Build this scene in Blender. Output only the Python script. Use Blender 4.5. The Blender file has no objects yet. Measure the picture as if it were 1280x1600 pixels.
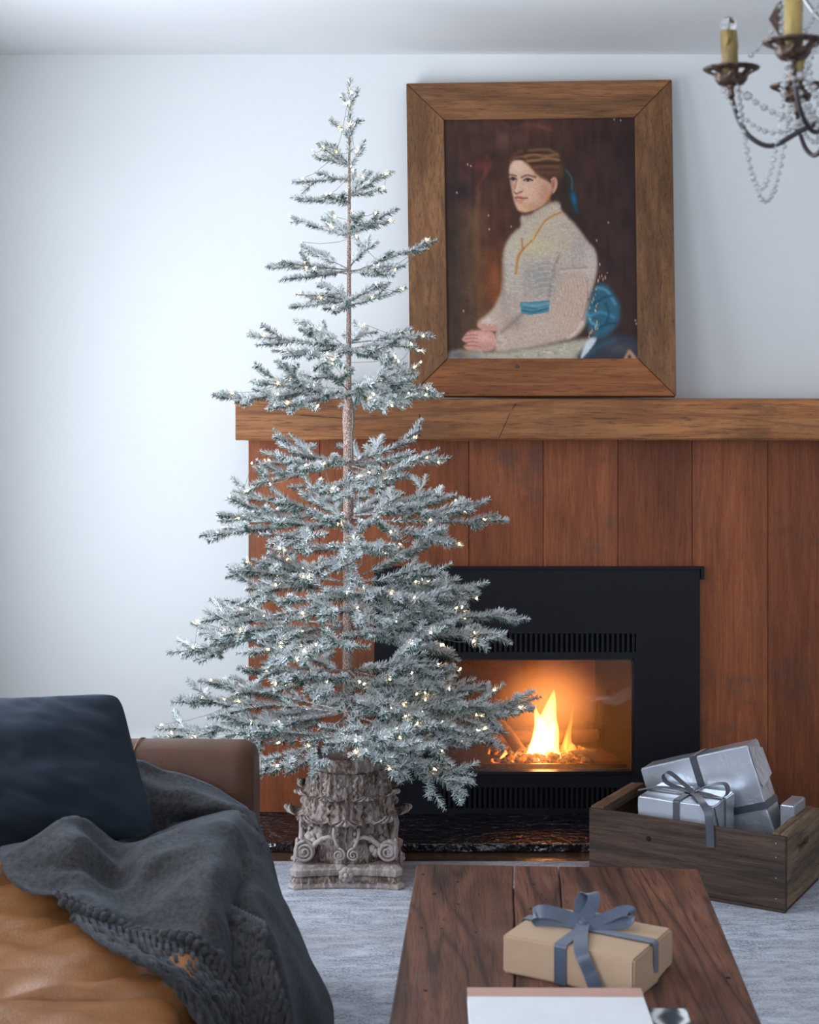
import bpy, bmesh, math, random
import numpy as np
from mathutils import Vector, Matrix, noise as mnoise

random.seed(7); rng = np.random.default_rng(7)
R = math.radians
SC = bpy.context.scene
COL = SC.collection

# ------------------------------------------------------------------ camera, world, lights, exposure
H, HZ, F, CX = 1.52, 606.0, 2400.0, 640.0     # eye height, horizon row, focal length in pixels of the 1280x1600 frame
cam = bpy.data.cameras.new('camera'); camo = bpy.data.objects.new('camera', cam); COL.objects.link(camo)
camo.location = (0, 0, H); camo.rotation_euler = (R(90), 0, 0)
cam.sensor_fit = 'VERTICAL'; cam.sensor_height = 36.0; cam.sensor_width = 28.8
cam.lens = F/1600*36; cam.shift_y = -(800-HZ)/1600
cam.dof.use_dof = True; cam.dof.focus_distance = 4.9; cam.dof.aperture_fstop = 6.3
cam.clip_start = 0.05; SC.camera = camo
SC.view_settings.view_transform = 'Standard'; SC.view_settings.look = 'None'
SC.view_settings.gamma = 1.0; SC.view_settings.use_curve_mapping = False
SC.view_settings.exposure = 0.0
try:
    cy = SC.cycles
    cy.use_denoising = True; cy.max_bounces = 8; cy.diffuse_bounces = 4; cy.glossy_bounces = 4
    cy.transmission_bounces = 6; cy.transparent_max_bounces = 12; cy.volume_bounces = 0
    cy.caustics_reflective = False; cy.caustics_refractive = False; cy.sample_clamp_indirect = 4.0
except Exception: pass
world = bpy.data.worlds.new('overcast_sky'); SC.world = world; world.use_nodes = True
world.node_tree.nodes['Background'].inputs[0].default_value = (0.62, 0.76, 1.0, 1)
world.node_tree.nodes['Background'].inputs[1].default_value = 1.0

def area(name, loc, rot, sx, sy, power, color):
    l = bpy.data.lights.new(name, 'AREA'); l.shape = 'RECTANGLE'; l.size = sx; l.size_y = sy
    l.energy = power; l.color = color
    o = bpy.data.objects.new(name, l); COL.objects.link(o); o.location = loc; o.rotation_euler = rot
    return o
# daylight through the left-hand window and through the window behind the camera
area('daylight_left', (-1.66, 3.85, 1.28), (0, R(-93), 0), 1.6, 1.7, 84, (0.83, 0.91, 1.0))
area('daylight_left_near', (-1.68, 1.0, 1.65), (0, R(-108), 0), 1.4, 2.2, 66, (0.88, 0.94, 1.0))
area('daylight_behind', (0.6, -1.62, 1.6), (R(118), 0, 0), 2.8, 1.5, 30, (0.95, 0.97, 1.0))
def point(name, loc, power, color, r=0.03):
    l = bpy.data.lights.new(name, 'POINT'); l.energy = power; l.color = color; l.shadow_soft_size = r
    o = bpy.data.objects.new(name, l); COL.objects.link(o); o.location = loc; return o

# ------------------------------------------------------------------ helpers
def P(px, py, Y):
    return Vector(((px-CX)/F*Y, Y, H-(py-HZ)/F*Y))
def zrow(py, Y): return H-(py-HZ)/F*Y
def xcol(px, Y): return (px-CX)/F*Y
LOC = {}
def props(o, label=None, cat=None, group=None, kind=None):
    if label: o['label'] = label
    if cat: o['category'] = cat
    if group: o['group'] = group
    if kind: o['kind'] = kind
    return o
def thing(name, label, cat, loc=(0, 0, 0), group=None):
    o = bpy.data.objects.new(name, None); COL.objects.link(o); o.location = loc
    o.empty_display_size = 0.05
    LOC[o.name] = Vector(loc)
    return props(o, label, cat, group)
def put(name, V, Fc, m, parent=None, smooth=False, kind=None, label=None, midx=None):
    """verts in world space; parent offset removed"""
    off = LOC.get(parent.name, Vector((0, 0, 0))) if parent else Vector((0, 0, 0))
    me = bpy.data.meshes.new(name)
    V = [(v[0]-off[0], v[1]-off[1], v[2]-off[2]) for v in V]
    me.from_pydata(V, [], Fc); me.validate(); me.update()
    for mm in (m if isinstance(m, (list, tuple)) else [m]): me.materials.append(mm)
    if smooth: me.polygons.foreach_set('use_smooth', [True]*len(me.polygons))
    if midx is not None: me.polygons.foreach_set('material_index', midx)
    o = bpy.data.objects.new(name, me); COL.objects.link(o)
    if parent: o.parent = parent; LOC[o.name] = off
    else: LOC[o.name] = Vector((0, 0, 0))
    if kind: o['kind'] = kind
    if label: o['label'] = label
    return o
class MB:
    def __init__(s): s.V = []; s.F = []
    def add(s, V, Fc):
        n = len(s.V); s.V += [tuple(v) for v in V]; s.F += [tuple(i+n for i in f) for f in Fc]; return s
    def hexa(s, c):  # 8 corners: bottom 4 ccw, top 4 ccw
        return s.add(c, [(0,3,2,1),(4,5,6,7),(0,1,5,4),(1,2,6,5),(2,3,7,6),(3,0,4,7)])
    def box(s, x0, x1, y0, y1, z0, z1):
        return s.hexa([(x0,y0,z0),(x1,y0,z0),(x1,y1,z0),(x0,y1,z0),(x0,y0,z1),(x1,y0,z1),(x1,y1,z1),(x0,y1,z1)])
    def bbox(s, x0, x1, y0, y1, z0, z1, b=0.004, seg=2):
        bm = bmesh.new(); bmesh.ops.create_cube(bm, size=1)
        for v in bm.verts: v.co = Vector(((x0+x1)/2+v.co.x*(x1-x0), (y0+y1)/2+v.co.y*(y1-y0), (z0+z1)/2+v.co.z*(z1-z0)))
        bmesh.ops.bevel(bm, geom=bm.edges[:], offset=b, segments=seg, affect='EDGES', profile=0.5)
        bm.verts.index_update()
        s.add([v.co.copy() for v in bm.verts], [[v.index for v in f.verts] for f in bm.faces]); bm.free(); return s
    def tube(s, pts, rad, n=8, caps=True):
        pts = [Vector(p) for p in pts]; m = len(pts)
        rr = rad if isinstance(rad, (list, tuple)) else [rad]*m
        up = Vector((0, 0, 1)); prev = None; V = []; Fc = []
        for i, p in enumerate(pts):
            t = (pts[min(i+1, m-1)]-pts[max(i-1, 0)])
            t = t.normalized() if t.length > 1e-9 else Vector((0, 0, 1))
            if prev is None:
                a = t.cross(up)
                if a.length < 1e-3: a = t.cross(Vector((1, 0, 0)))
                a.normalize()
            else:
                a = prev-t*prev.dot(t); a = a.normalized() if a.length > 1e-6 else t.orthogonal().normalized()
            prev = a; b = t.cross(a)
            for k in range(n):
                w = 2*math.pi*k/n; V.append(p+(a*math.cos(w)+b*math.sin(w))*rr[i])
        for i in range(m-1):
            for k in range(n):
                Fc.append((i*n+k, i*n+(k+1) % n, (i+1)*n+(k+1) % n, (i+1)*n+k))
        if caps: Fc.append(tuple(range(n-1, -1, -1))); Fc.append(tuple((m-1)*n+k for k in range(n)))
        return s.add(V, Fc)
    def lathe(s, prof, c, n=32, caps=True, fn=None):
        V = []; Fc = []; m = len(prof)
        for i, (r, z) in enumerate(prof):
            for k in range(n):
                a = 2*math.pi*k/n; q = r*(fn(a, i) if fn else 1)
                V.append((c[0]+q*math.cos(a), c[1]+q*math.sin(a), c[2]+z))
        for i in range(m-1):
            for k in range(n):
                Fc.append((i*n+k, i*n+(k+1) % n, (i+1)*n+(k+1) % n, (i+1)*n+k))
        if caps: Fc.append(tuple(range(n-1, -1, -1))); Fc.append(tuple((m-1)*n+k for k in range(n)))
        return s.add(V, Fc)
    def ball(s, c, r, sub=1, sc=(1, 1, 1), jit=0):
        bm = bmesh.new(); bmesh.ops.create_icosphere(bm, subdivisions=sub, radius=r)
        bm.verts.index_update()
        s.add([Vector((c[0]+v.co.x*sc[0]*(1+random.uniform(-jit, jit)), c[1]+v.co.y*sc[1]*(1+random.uniform(-jit, jit)), c[2]+v.co.z*sc[2]*(1+random.uniform(-jit, jit)))) for v in bm.verts],
              [[v.index for v in f.verts] for f in bm.faces]); bm.free(); return s
    def grid(s, G, closed_u=False):
        a = len(G); b = len(G[0]); n = len(s.V)
        for row in G: s.V += [tuple(p) for p in row]
        for i in range(a-1 + (1 if closed_u else 0)):
            for j in range(b-1):
                i2 = (i+1) % a
                s.F.append((n+i*b+j, n+i*b+j+1, n+i2*b+j+1, n+i2*b+j))
        return s
    def xf(s, M):
        s.V = [tuple(M @ Vector(v)) for v in s.V]; return s
    def build(s, name, m, parent=None, smooth=False, kind=None, label=None, auto=None):
        o = put(name, s.V, s.F, m, parent, smooth or bool(auto), kind, label)
        if auto:
            try: o.data.set_sharp_from_angle(angle=R(auto))
            except Exception: pass
        return o
def cr(p0, p1, p2, p3, t):
    return 0.5*((2*p1)+(p2-p0)*t+(2*p0-5*p1+4*p2-p3)*t*t+(3*p1-p0-3*p2+p3)*t**3)
def spline(pts, n):
    pts = [Vector(p) for p in pts]; m = len(pts); out = []
    for i in range(n):
        u = i/(n-1)*(m-1); k = min(int(u), m-2); t = u-k
        g = lambda j: pts[j] if 0 <= j < m else (pts[0]*2-pts[1] if j < 0 else pts[-1]*2-pts[-2])
        out.append(cr(g(k-1), g(k), g(k+1), g(k+2), t))
    return out
def surf(rows, nu, nv):
    cols = [spline(r, nv) for r in rows]                 # each row resampled
    G = [[None]*nv for _ in range(nu)]
    for j in range(nv):
        c = spline([cols[i][j] for i in range(len(rows))], nu)
        for i in range(nu): G[i][j] = c[i]
    return G

# ------------------------------------------------------------------ materials
class NT:
    def __init__(s, name):
        s.m = bpy.data.materials.new(name); s.m.use_nodes = True; s.t = s.m.node_tree; s.b = s.t.nodes['Principled BSDF']
        s.out = s.t.nodes['Material Output']
    def n(s, typ, **kw):
        nd = s.t.nodes.new(typ)
        for k, v in kw.items(): setattr(nd, k, v)
        return nd
    def l(s, a, b): s.t.links.new(a, b)
    def set(s, **kw):
        for k, v in kw.items():
            i = s.b.inputs[k.replace('_', ' ')]
            i.default_value = (v if not isinstance(v, tuple) or len(v) == 4 else (*v, 1))
        return s
    def coords(s, scale=(1, 1, 1), kind='Object', rot=(0, 0, 0), rand=False):
        tc = s.n('ShaderNodeTexCoord'); mp = s.n('ShaderNodeMapping'); mp.inputs['Scale'].default_value = scale; mp.inputs['Rotation'].default_value = rot
        s.l(tc.outputs[kind], mp.inputs['Vector'])
        if rand:
            oi = s.n('ShaderNodeObjectInfo'); mu = s.n('ShaderNodeMath', operation='MULTIPLY'); mu.inputs[1].default_value = 37
            s.l(oi.outputs['Random'], mu.inputs[0]); s.l(mu.outputs[0], mp.inputs['Location'])
        return mp.outputs[0]
    def noise(s, vec, scale=5, detail=6, rough=0.6, dist=0):
        nd = s.n('ShaderNodeTexNoise'); nd.inputs['Scale'].default_value = scale; nd.inputs['Detail'].default_value = detail
        nd.inputs['Roughness'].default_value = rough; nd.inputs['Distortion'].default_value = dist; s.l(vec, nd.inputs['Vector']); return nd.outputs['Fac']
    def ramp(s, fac, stops):
        nd = s.n('ShaderNodeValToRGB'); e = nd.color_ramp.elements
        while len(e) < len(stops): e.new(0.5)
        for i, (p, c) in enumerate(stops): e[i].position = p; e[i].color = (*c, 1) if len(c) == 3 else c
        s.l(fac, nd.inputs[0]); return nd.outputs['Color']
    def mix(s, fac, a, b, mode='MIX'):
        nd = s.n('ShaderNodeMix', data_type='RGBA', blend_type=mode)
        for v, i in ((fac, 0), (a, 6), (b, 7)):
            if hasattr(v, 'links') or isinstance(v, bpy.types.NodeSocket): s.l(v, nd.inputs[i])
            elif i == 0: nd.inputs[0].default_value = v
            else: nd.inputs[i].default_value = (*v, 1)
        return nd.outputs[2]
    def bump(s, h, strength=0.3, dist=0.01):
        nd = s.n('ShaderNodeBump'); nd.inputs['Strength'].default_value = strength; nd.inputs['Distance'].default_value = dist
        s.l(h, nd.inputs['Height']); s.l(nd.outputs[0], s.b.inputs['Normal']); return nd
def plain(name, col, rough=0.6, metal=0, bump=0, bscale=200, **kw):
    t = NT(name); t.set(Base_Color=col, Roughness=rough, Metallic=metal, **kw)
    v = t.coords(); f = t.noise(v, bscale*0.1, 4)
    t.l(t.mix(0.10, col, t.ramp(f, [(0.3, tuple(c*0.6 for c in col)), (0.7, tuple(min(1, c*1.3) for c in col))])), t.b.inputs['Base Color'])
    if bump: t.bump(t.noise(v, bscale, 5), bump, 0.002)
    return t.m
def wood(name, ca, cb, cd, axis='z', rough=0.6, bump=0.3, scale=1.0, knots=True, stain=None, seed=0, tone=0.3, spec=0.4, grain=.5):
    """grain runs along axis; ca light, cb mid, cd dark line colour"""
    t = NT(name); t.set(Roughness=rough, Specular_IOR_Level=spec)
    st = {'x': (0.6, 10, 10), 'y': (10, 0.6, 10), 'z': (10, 10, 0.6)}[axis]
    v = t.coords(tuple(q*scale for q in st), rand=True)
    n1 = t.noise(v, 3.2, 10, 0.75, 0.9); n2 = t.noise(v, 17.0, 6, 0.75, 0.2)
    bst = {'x': (.6, 3, 3), 'y': (3, .6, 3), 'z': (3, 3, .6)}[axis]
    vb = t.coords(bst, rand=True); n3 = t.noise(vb, 1.6, 5, 0.6, 0.8)
    # growth rings drawn out along the board
    nd = t.n('ShaderNodeTexNoise'); nd.inputs['Scale'].default_value = .9*scale; nd.inputs['Detail'].default_value = 3; rst = {'x': (.22, 3, 3), 'y': (3, .22, 3), 'z': (3, 3, .22)}[axis]; t.l(t.coords(rst, rand=True), nd.inputs['Vector'])
    mr = t.n('ShaderNodeMath', operation='MULTIPLY'); mr.inputs[1].default_value = 30.0; t.l(nd.outputs['Fac'], mr.inputs[0])
    fr = t.n('ShaderNodeMath', operation='PINGPONG'); fr.inputs[1].default_value = 1.0; t.l(mr.outputs[0], fr.inputs[0])
    ring = t.ramp(fr.outputs[0], [(0.0, (grain,)*3), (0.22, (grain*.3,)*3), (0.5, (0, 0, 0))])
    c = t.mix(t.ramp(n1, [(0.40, (0, 0, 0)), (0.58, (1, 1, 1))]), ca, cb)
    c = t.mix(ring, c, cd)
    c = t.mix(t.ramp(n2, [(0.36, (.8, .8, .8)), (0.47, (0, 0, 0))]), c, cd)
    big = t.ramp(n3, [(0.34, (1-tone,)*3), (0.64, (1+tone*0.4,)*3)])
    c = t.mix(1.0, c, big, 'MULTIPLY')
    if knots:
        vo = t.n('ShaderNodeTexVoronoi'); vo.inputs['Scale'].default_value = 1.0; t.l(t.coords(tuple(q*0.9 for q in bst), rand=True), vo.inputs['Vector'])
        c = t.mix(t.ramp(vo.outputs['Distance'], [(0.035, (.85, .85, .85)), (0.10, (0, 0, 0))]), c, cd)
    if stain:
        ns = t.noise(t.coords((1.2, 1.2, 1.8), rand=True), 2.2, 6, 0.7); c = t.mix(t.ramp(ns, [(0.56, (0, 0, 0)), (0.72, (.8, .8, .8))]), c, stain)
    oi = t.n('ShaderNodeObjectInfo'); c = t.mix(1.0, c, t.ramp(oi.outputs['Random'], [(0, (.72, .69, .67)), (1, (1.16, 1.14, 1.12))]), 'MULTIPLY')
    t.l(c, t.b.inputs['Base Color'])
    ad = t.n('ShaderNodeMath', operation='ADD'); t.l(n1, ad.inputs[0]); t.l(n2, ad.inputs[1]); t.bump(ad.outputs[0], bump, 0.004)
    return t.m
M = {}
def wallmat(name, col):
    t = NT(name); t.set(Base_Color=col, Roughness=0.85, Specular_IOR_Level=0.2)
    v = t.coords(); n = t.noise(v, 1.3, 3); t.l(t.mix(t.ramp(n, [(.3, (0, 0, 0)), (.7, (1, 1, 1))]), col, tuple(c*0.975 for c in col)), t.b.inputs['Base Color'])
    t.bump(t.noise(v, 60, 4), 0.06, 0.002); return t.m
M['wall'] = wallmat('painted_plaster', (0.80, 0.815, 0.82))
M['ceil'] = wallmat('ceiling_paint', (0.82, 0.83, 0.84))
M['base'] = wallmat('skirting_paint', (0.82, 0.81, 0.78))
M['plank'] = wood('redwood_boards', (0.34, 0.108, 0.042), (0.25, 0.070, 0.027), (0.15, 0.042, 0.019), 'z', 0.5, 0.10, 1.6, stain=(0.11, 0.065, 0.045), knots=False, grain=.18, spec=.3)
M['beam'] = wood('mantel_beam', (0.46, 0.20, 0.075), (0.29, 0.11, 0.04), (0.09, 0.035, 0.016), 'x', 0.5, 0.5, 1.0, stain=(0.15, 0.075, 0.035), grain=.45, spec=.3)
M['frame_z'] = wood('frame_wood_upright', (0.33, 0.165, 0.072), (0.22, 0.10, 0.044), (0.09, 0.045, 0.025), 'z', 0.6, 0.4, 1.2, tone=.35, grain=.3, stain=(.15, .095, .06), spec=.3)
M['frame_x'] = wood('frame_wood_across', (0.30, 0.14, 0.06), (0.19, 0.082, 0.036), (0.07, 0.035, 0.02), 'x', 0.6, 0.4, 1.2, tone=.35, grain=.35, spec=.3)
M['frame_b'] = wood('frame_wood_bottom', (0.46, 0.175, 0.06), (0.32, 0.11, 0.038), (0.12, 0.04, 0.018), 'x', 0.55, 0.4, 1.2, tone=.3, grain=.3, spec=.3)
M['table'] = wood('table_wood', (0.235, 0.098, 0.058), (0.125, 0.052, 0.036), (0.022, 0.014, 0.013), 'y', 0.40, 0.8, 1.3, stain=(0.24, 0.15, 0.125), tone=.45, grain=.8)
M['crate'] = wood('crate_wood', (0.12, 0.074, 0.052), (0.055, 0.034, 0.026), (0.020, 0.013, 0.011), 'x', 0.7, 0.6, 1.4, tone=.5, grain=.5)
M['crate_end'] = wood('crate_end_wood', (0.26, 0.175, 0.105), (0.14, 0.092, 0.06), (0.035, 0.022, 0.016), 'y', 0.7, 0.5, 1.4, tone=.45, stain=(0.06, .045, .038))
M['floor'] = wood('floor_boards', (0.12, 0.06, 0.035), (0.08, 0.04, 0.025), (0.03, 0.015, 0.01), 'x', 0.22, 0.1, 1.0, knots=False)
M['black'] = plain('black_steel', (0.0085, 0.0095, 0.014), 0.55, 0.0, 0.05, 300, Specular_IOR_Level=.25)
M['blackg'] = plain('black_enamel', (0.008, 0.008, 0.010), 0.3)
M['slot'] = plain('flat_black', (0.004, 0.004, 0.005), 0.9)
M['char'] = plain('charred_bark', (.10, .055, .035), .9, 0, .9, 40)

# ------------------------------------------------------------------ room shell
YW, YB, YM, YS = 5.60, 5.43, 5.25, 5.41      # wall, chimney breast front, mantel front, steel surround front
XL, XR, Y0 = -1.60, 3.3, -1.6
ZC = zrow(85, YW)
mb = MB().box(XL-.3, XR+.3, Y0-.3, YW+.9, -0.06, -0.012); mb.build('floor', M['floor'], kind='structure')
mb = MB().box(XL-.3, XR+.3, Y0-.3, YW+.9, ZC, ZC+.1); mb.build('ceiling', M['ceil'], kind='structure')
fx0, fx1 = xcol(690, YS), xcol(991, YS)       # firebox opening
fz0, fz1 = zrow(1207, YS), zrow(1029, YS)
ox0, ox1, oz0, oz1 = fx0-.01, fx1+.01, fz0-.01, fz1+.01
mb = MB(); mb.box(XL-.1, ox0, YW, YW+.12, -.012, ZC); mb.box(ox1, XR+.1, YW, YW+.12, -.012, ZC)
mb.box(ox0, ox1, YW, YW+.12, -.012, oz0); mb.box(ox0, ox1, YW, YW+.12, oz1, ZC)
mb.build('wall_back', M['wall'], kind='structure')
# left wall with a window opening
wy0, wy1, wz0, wz1 = 3.0, 4.7, 0.42, 2.15
mb = MB(); x0, x1 = XL-.12, XL
vy0, vy1, vz0, vz1 = -.1, 2.1, .9, 2.4      # the nearer window
mb.box(x0, x1, vy1, wy0, -.012, ZC); mb.box(x0, x1, Y0-.1, vy0, -.012, ZC); mb.box(x0, x1, vy0, vy1, -.012, vz0); mb.box(x0, x1, vy0, vy1, vz1, ZC)
mb.box(x0, x1, wy1, YW, -.012, ZC); mb.box(x0, x1, wy0, wy1, -.012, wz0); mb.box(x0, x1, wy0, wy1, wz1, ZC)
mb.build('wall_left', M['wall'], kind='structure')
mb = MB()
for a, b, c, d in ((wy0, wy0+.05, wz0, wz1), (wy1-.05, wy1, wz0, wz1), (wy0, wy1, wz0, wz0+.05), (wy0, wy1, wz1-.05, wz1), ((wy0+wy1)/2-.02, (wy0+wy1)/2+.02, wz0, wz1)):
    mb.box(XL-.035, XL-.005, a, b, c, d)
mb.build('window_1', M['base'], kind='structure')
MB().box(XR, XR+.1, Y0-.1, YW, -.012, ZC).build('wall_right', M['wall'], kind='structure')
mb = MB(); bx0, bx1, bz0, bz1 = -.8, 2.0, .65, 2.55
mb.box(XL-.1, bx0, Y0-.1, Y0, -.012, ZC); mb.box(bx1, XR+.1, Y0-.1, Y0, -.012, ZC); mb.box(bx0, bx1, Y0-.1, Y0, -.012, bz0); mb.box(bx0, bx1, Y0-.1, Y0, bz1, ZC)
mb.build('wall_front', M['wall'], kind='structure')
MB().bbox(XL, -.57, YW-.018, YW-.001, -.011, zrow(1152, YW-.01), .004).build('baseboard_back', M['base'], kind='structure')

# chimney breast carcass
bxl, bxr = xcol(388, YB), 2.15
mb = MB(); ybk = YB+.028
mb.box(bxl+.004, ox0, ybk, YW, -.011, 1.35); mb.box(ox1, bxr-.004, ybk, YW, -.011, 1.35); mb.box(ox0, ox1, ybk, YW, -.011, oz0); mb.box(ox0, ox1, ybk, YW, oz1, 1.35)
breast = mb.build('wall_chimney_breast', M['slot'], kind='structure')
pb = [388, 500, 617, 733, 849, 966, 1082, 1200, 1317, 1434, 1551, 1590]
ztop = zrow(690, YM)
for i in range(len(pb)-1):
    a, b = xcol(pb[i], YB)+.0008, xcol(pb[i+1], YB)-.0008
    zb = zrow(884, YB)-.03 if 617 <= pb[i] < 1082 else -.008
    if pb[i] == 500:   # board beside the firebox is covered by the steel
        b2 = ox0
    dy = random.uniform(-.0012, .0012)
    mb = MB().bbox(a, b, YB+dy, YB+.026, zb if zb > 0 else .0195, ztop+.012, .0012, 1)
    mb.build('board', M['plank'], breast)
# mantel beam
mb = MB(); nx = 90; G = []
mxl, mxr = xcol(368, YM), 2.35
zt, zbm = zrow(623.5, YM), zrow(688, YM)
prof = [(0, 0), (0, .25), (0, .5), (0, .75), (0, 1)]
for i in range(nx+1):
    x = mxl+(mxr-mxl)*i/nx; row = []
    def nz(s): return mnoise.noise(Vector((x*3, s, 1.7)))*.003+mnoise.noise(Vector((x*14, s, 5)))*.0012
    w = [(YM+.006, zbm), (YM, zbm+.006), (YM, (zt+zbm)/2-.02), (YM, (zt+zbm)/2+.02), (YM, zt-.006), (YM+.006, zt), (YW-.002, zt), (YW-.002, zbm)]
    for k, (y, z) in enumerate(w):
        e = 0 if k >= 6 else 1
        row.append(Vector((x, y+nz(k*3.1)*e, z+(nz(k*1.3+9)*e if k != 5 else 0))))
    row.append(row[0]); G.append(row)
mb.grid(G); n = 9
mb.F.append(tuple(range(0, 8))); mb.F.append(tuple(nx*n+k for k in range(7, -1, -1)))
mantel = mb.build('mantel_beam', M['beam'], auto=35)
props(mantel, 'long thick reclaimed timber mantel beam above the black fireplace', 'mantel')
mb = MB(); mb.box(xcol(655, YM), xcol(656.5, YM), YM-.0012, YM+.002, zrow(682, YM), zrow(647, YM)); mb.build('saw_cut', M['slot'], mantel)
mb = MB()
for (ax, ay, bx, by) in ((780, 684, 797, 646), (800, 640, 806, 630), (560, 655, 470, 649)):
    a, b = P(ax, ay, YM-.001), P(bx, by, YM-.001); d = (b-a).normalized(); q = Vector((d.z, 0, -d.x))*.0007
    mb.add([a-q, a+q, b+q, b-q, a-q+Vector((0, .003, 0)), a+q+Vector((0, .003, 0)), b+q+Vector((0, .003, 0)), b-q+Vector((0, .003, 0))], [(0, 1, 2, 3), (7, 6, 5, 4), (0, 4, 5, 1), (1, 5, 6, 2), (2, 6, 7, 3), (3, 7, 4, 0)])
mb.build('cracks', M['slot'], mantel, kind='stuff')

# hearth
def marble():
    t = NT('black_marble'); t.set(Roughness=0.15, IOR=1.8)
    v = t.coords((1, 1, 1)); w = t.n('ShaderNodeTexVoronoi', feature='DISTANCE_TO_EDGE'); w.inputs['Scale'].default_value = 9
    nn = t.n('ShaderNodeTexNoise'); nn.inputs['Scale'].default_value = 7; nn.inputs['Detail'].default_value = 6; t.l(v, nn.inputs['Vector'])
    vv = t.mix(0.75, (0, 0, 0), nn.outputs['Color']); ad = t.n('ShaderNodeVectorMath', operation='ADD'); t.l(v, ad.inputs[0]); t.l(vv, ad.inputs[1]); t.l(ad.outputs[0], w.inputs['Vector'])
    br = t.noise(v, 5, 3); msk = t.ramp(br, [(.5, (0, 0, 0)), (.62, (1, 1, 1))])
    ve = t.mix(1, t.ramp(w.outputs['Distance'], [(0.0, (.28, .28, .32)), (0.010, (0, 0, 0))]), msk, 'MULTIPLY')
    base = t.ramp(t.noise(v, 18, 8, .7), [(.35, (.006, .005, .008)), (.7, (.022, .018, .024))])
    t.l(t.mix(1, base, ve, 'ADD'), t.b.inputs['Base Color'])
    t.bump(t.noise(t.coords((1, 1.6, 1)), 24, 2.5, .5), 1.0, .03); return t.m
M['marble'] = marble()
YH = 5.06; zh = zrow(1268, YB)
mb = MB().bbox(-.62, 2.2, YH, YB+.026, -.011, zrow(1318, YH), .004)
hearth = mb.build('hearth_slab', M['marble']); props(hearth, 'low black polished marble hearth slab with pale veins in front of the fire', 'hearth')
zhe = zrow(1318, YH)

# ------------------------------------------------------------------ fireplace
fp = thing('fireplace', 'black steel framed fireplace insert with glass front and burning fire', 'fireplace', (0.4, YB, zhe))
sx0, sx1 = xcol(585, YS), xcol(1094, YS); sz1 = zrow(886, YS); sz0 = zhe+.0005
gx0, gx1 = xcol(690, YS), xcol(994, YS)
gA0, gA1 = zrow(1019, YS), zrow(990, YS)      # top louvre
gB0, gB1 = zrow(1263, YS), zrow(1231, YS)
gB0 = max(gB0, sz0+.006)
mb = MB(); ysb = YS+.0185
for (a, b, c, d) in ((sx0, gx0, sz0, sz1), (gx1, sx1, sz0, sz1), (gx0, gx1, gA1, sz1), (gx0, gx1, fz1, gA0), (gx0, gx1, gB1, fz0), (gx0, gx1, sz0, gB0), (fx1, gx1, fz0, fz1)):
    mb.box(a, b, YS, ysb, c, d)
mb.build('steel_surround', M['black'], fp)
mb = MB().bbox(sx0-.003, xcol(1100, YS), YS-.012, YS-.0005, sz1-.006, sz1+.003, .001); mb.box(xcol(1095, YS), xcol(1100, YS), YS-.010, ysb, zrow(905, YS), sz1-.007); mb.build('top_trim', M['black'], fp)
for (z0, z1) in ((gA0, gA1), (gB0, gB1)):
    MB().box(gx0, gx1, ysb+.012, ysb+.018, z0-.004, z1+.004).build('louvre_back', M['slot'], fp)
    n = 38; sm = None
    for i in range(n):
        x = gx0+(i+.5)/n*(gx1-gx0)
        if sm is None:
            o = MB().box(x-.0045, x+.0045, YS+.003, ysb+.010, z0, z1).build('louvre_slat', M['black'], fp); sm = o; xs = x
        else:
            o = sm.copy(); COL.objects.link(o); o.location.x = sm.location.x+(x-xs)
# inner frame round the glass
fr = .012
mb = MB(); yf0, yf1 = YS+.002, YS+.03
mb.box(fx0, fx0+fr, yf0, yf1, fz0, fz1); mb.box(fx1-fr*.5, fx1, yf0, yf1, fz0, fz1); mb.box(fx0, fx1, yf0, yf1, fz1-.006, fz1); mb.box(fx0, fx1, yf0-.012, yf1, fz0-.004, fz0+.006)
mb.build('glass_frame', M['blackg'], fp)
def dusty_glass():
    t = NT('smoky_glass'); nt = t.t
    tr = t.n('ShaderNodeBsdfTransparent'); tr.inputs[0].default_value = (.93, .9, .88, 1)
    tl = t.n('ShaderNodeBsdfTranslucent'); tl.inputs[0].default_value = (.8, .7, .65, 1); gl = t.n('ShaderNodeBsdfGlossy'); gl.inputs['Roughness'].default_value = .03; gl.inputs[0].default_value = (.9, .9, .9, 1)
    m1 = t.n('ShaderNodeMixShader'); m2 = t.n('ShaderNodeMixShader')
    f = t.noise(t.coords((1, 1, 1)), 6, 5); mr = t.n('ShaderNodeMapRange'); mr.inputs[3].default_value = .04; mr.inputs[4].default_value = .11; t.l(f, mr.inputs[0]); t.l(mr.outputs[0], m1.inputs[0])
    t.l(tr.outputs[0], m1.inputs[1]); t.l(tl.outputs[0], m1.inputs[2]); fn = t.n('ShaderNodeFresnel'); fn.inputs[0].default_value = 1.45
    t.l(fn.outputs[0], m2.inputs[0]); t.l(m1.outputs[0], m2.inputs[1]); t.l(gl.outputs[0], m2.inputs[2]); t.l(m2.outputs[0], t.out.inputs[0]); return t.m
M['dglass'] = dusty_glass()
MB().box(fx0+.002, fx1-.002, YS+.016, YS+.020, fz0+.004, fz1-.004).build('glass_pane', M['dglass'], fp)
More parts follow.
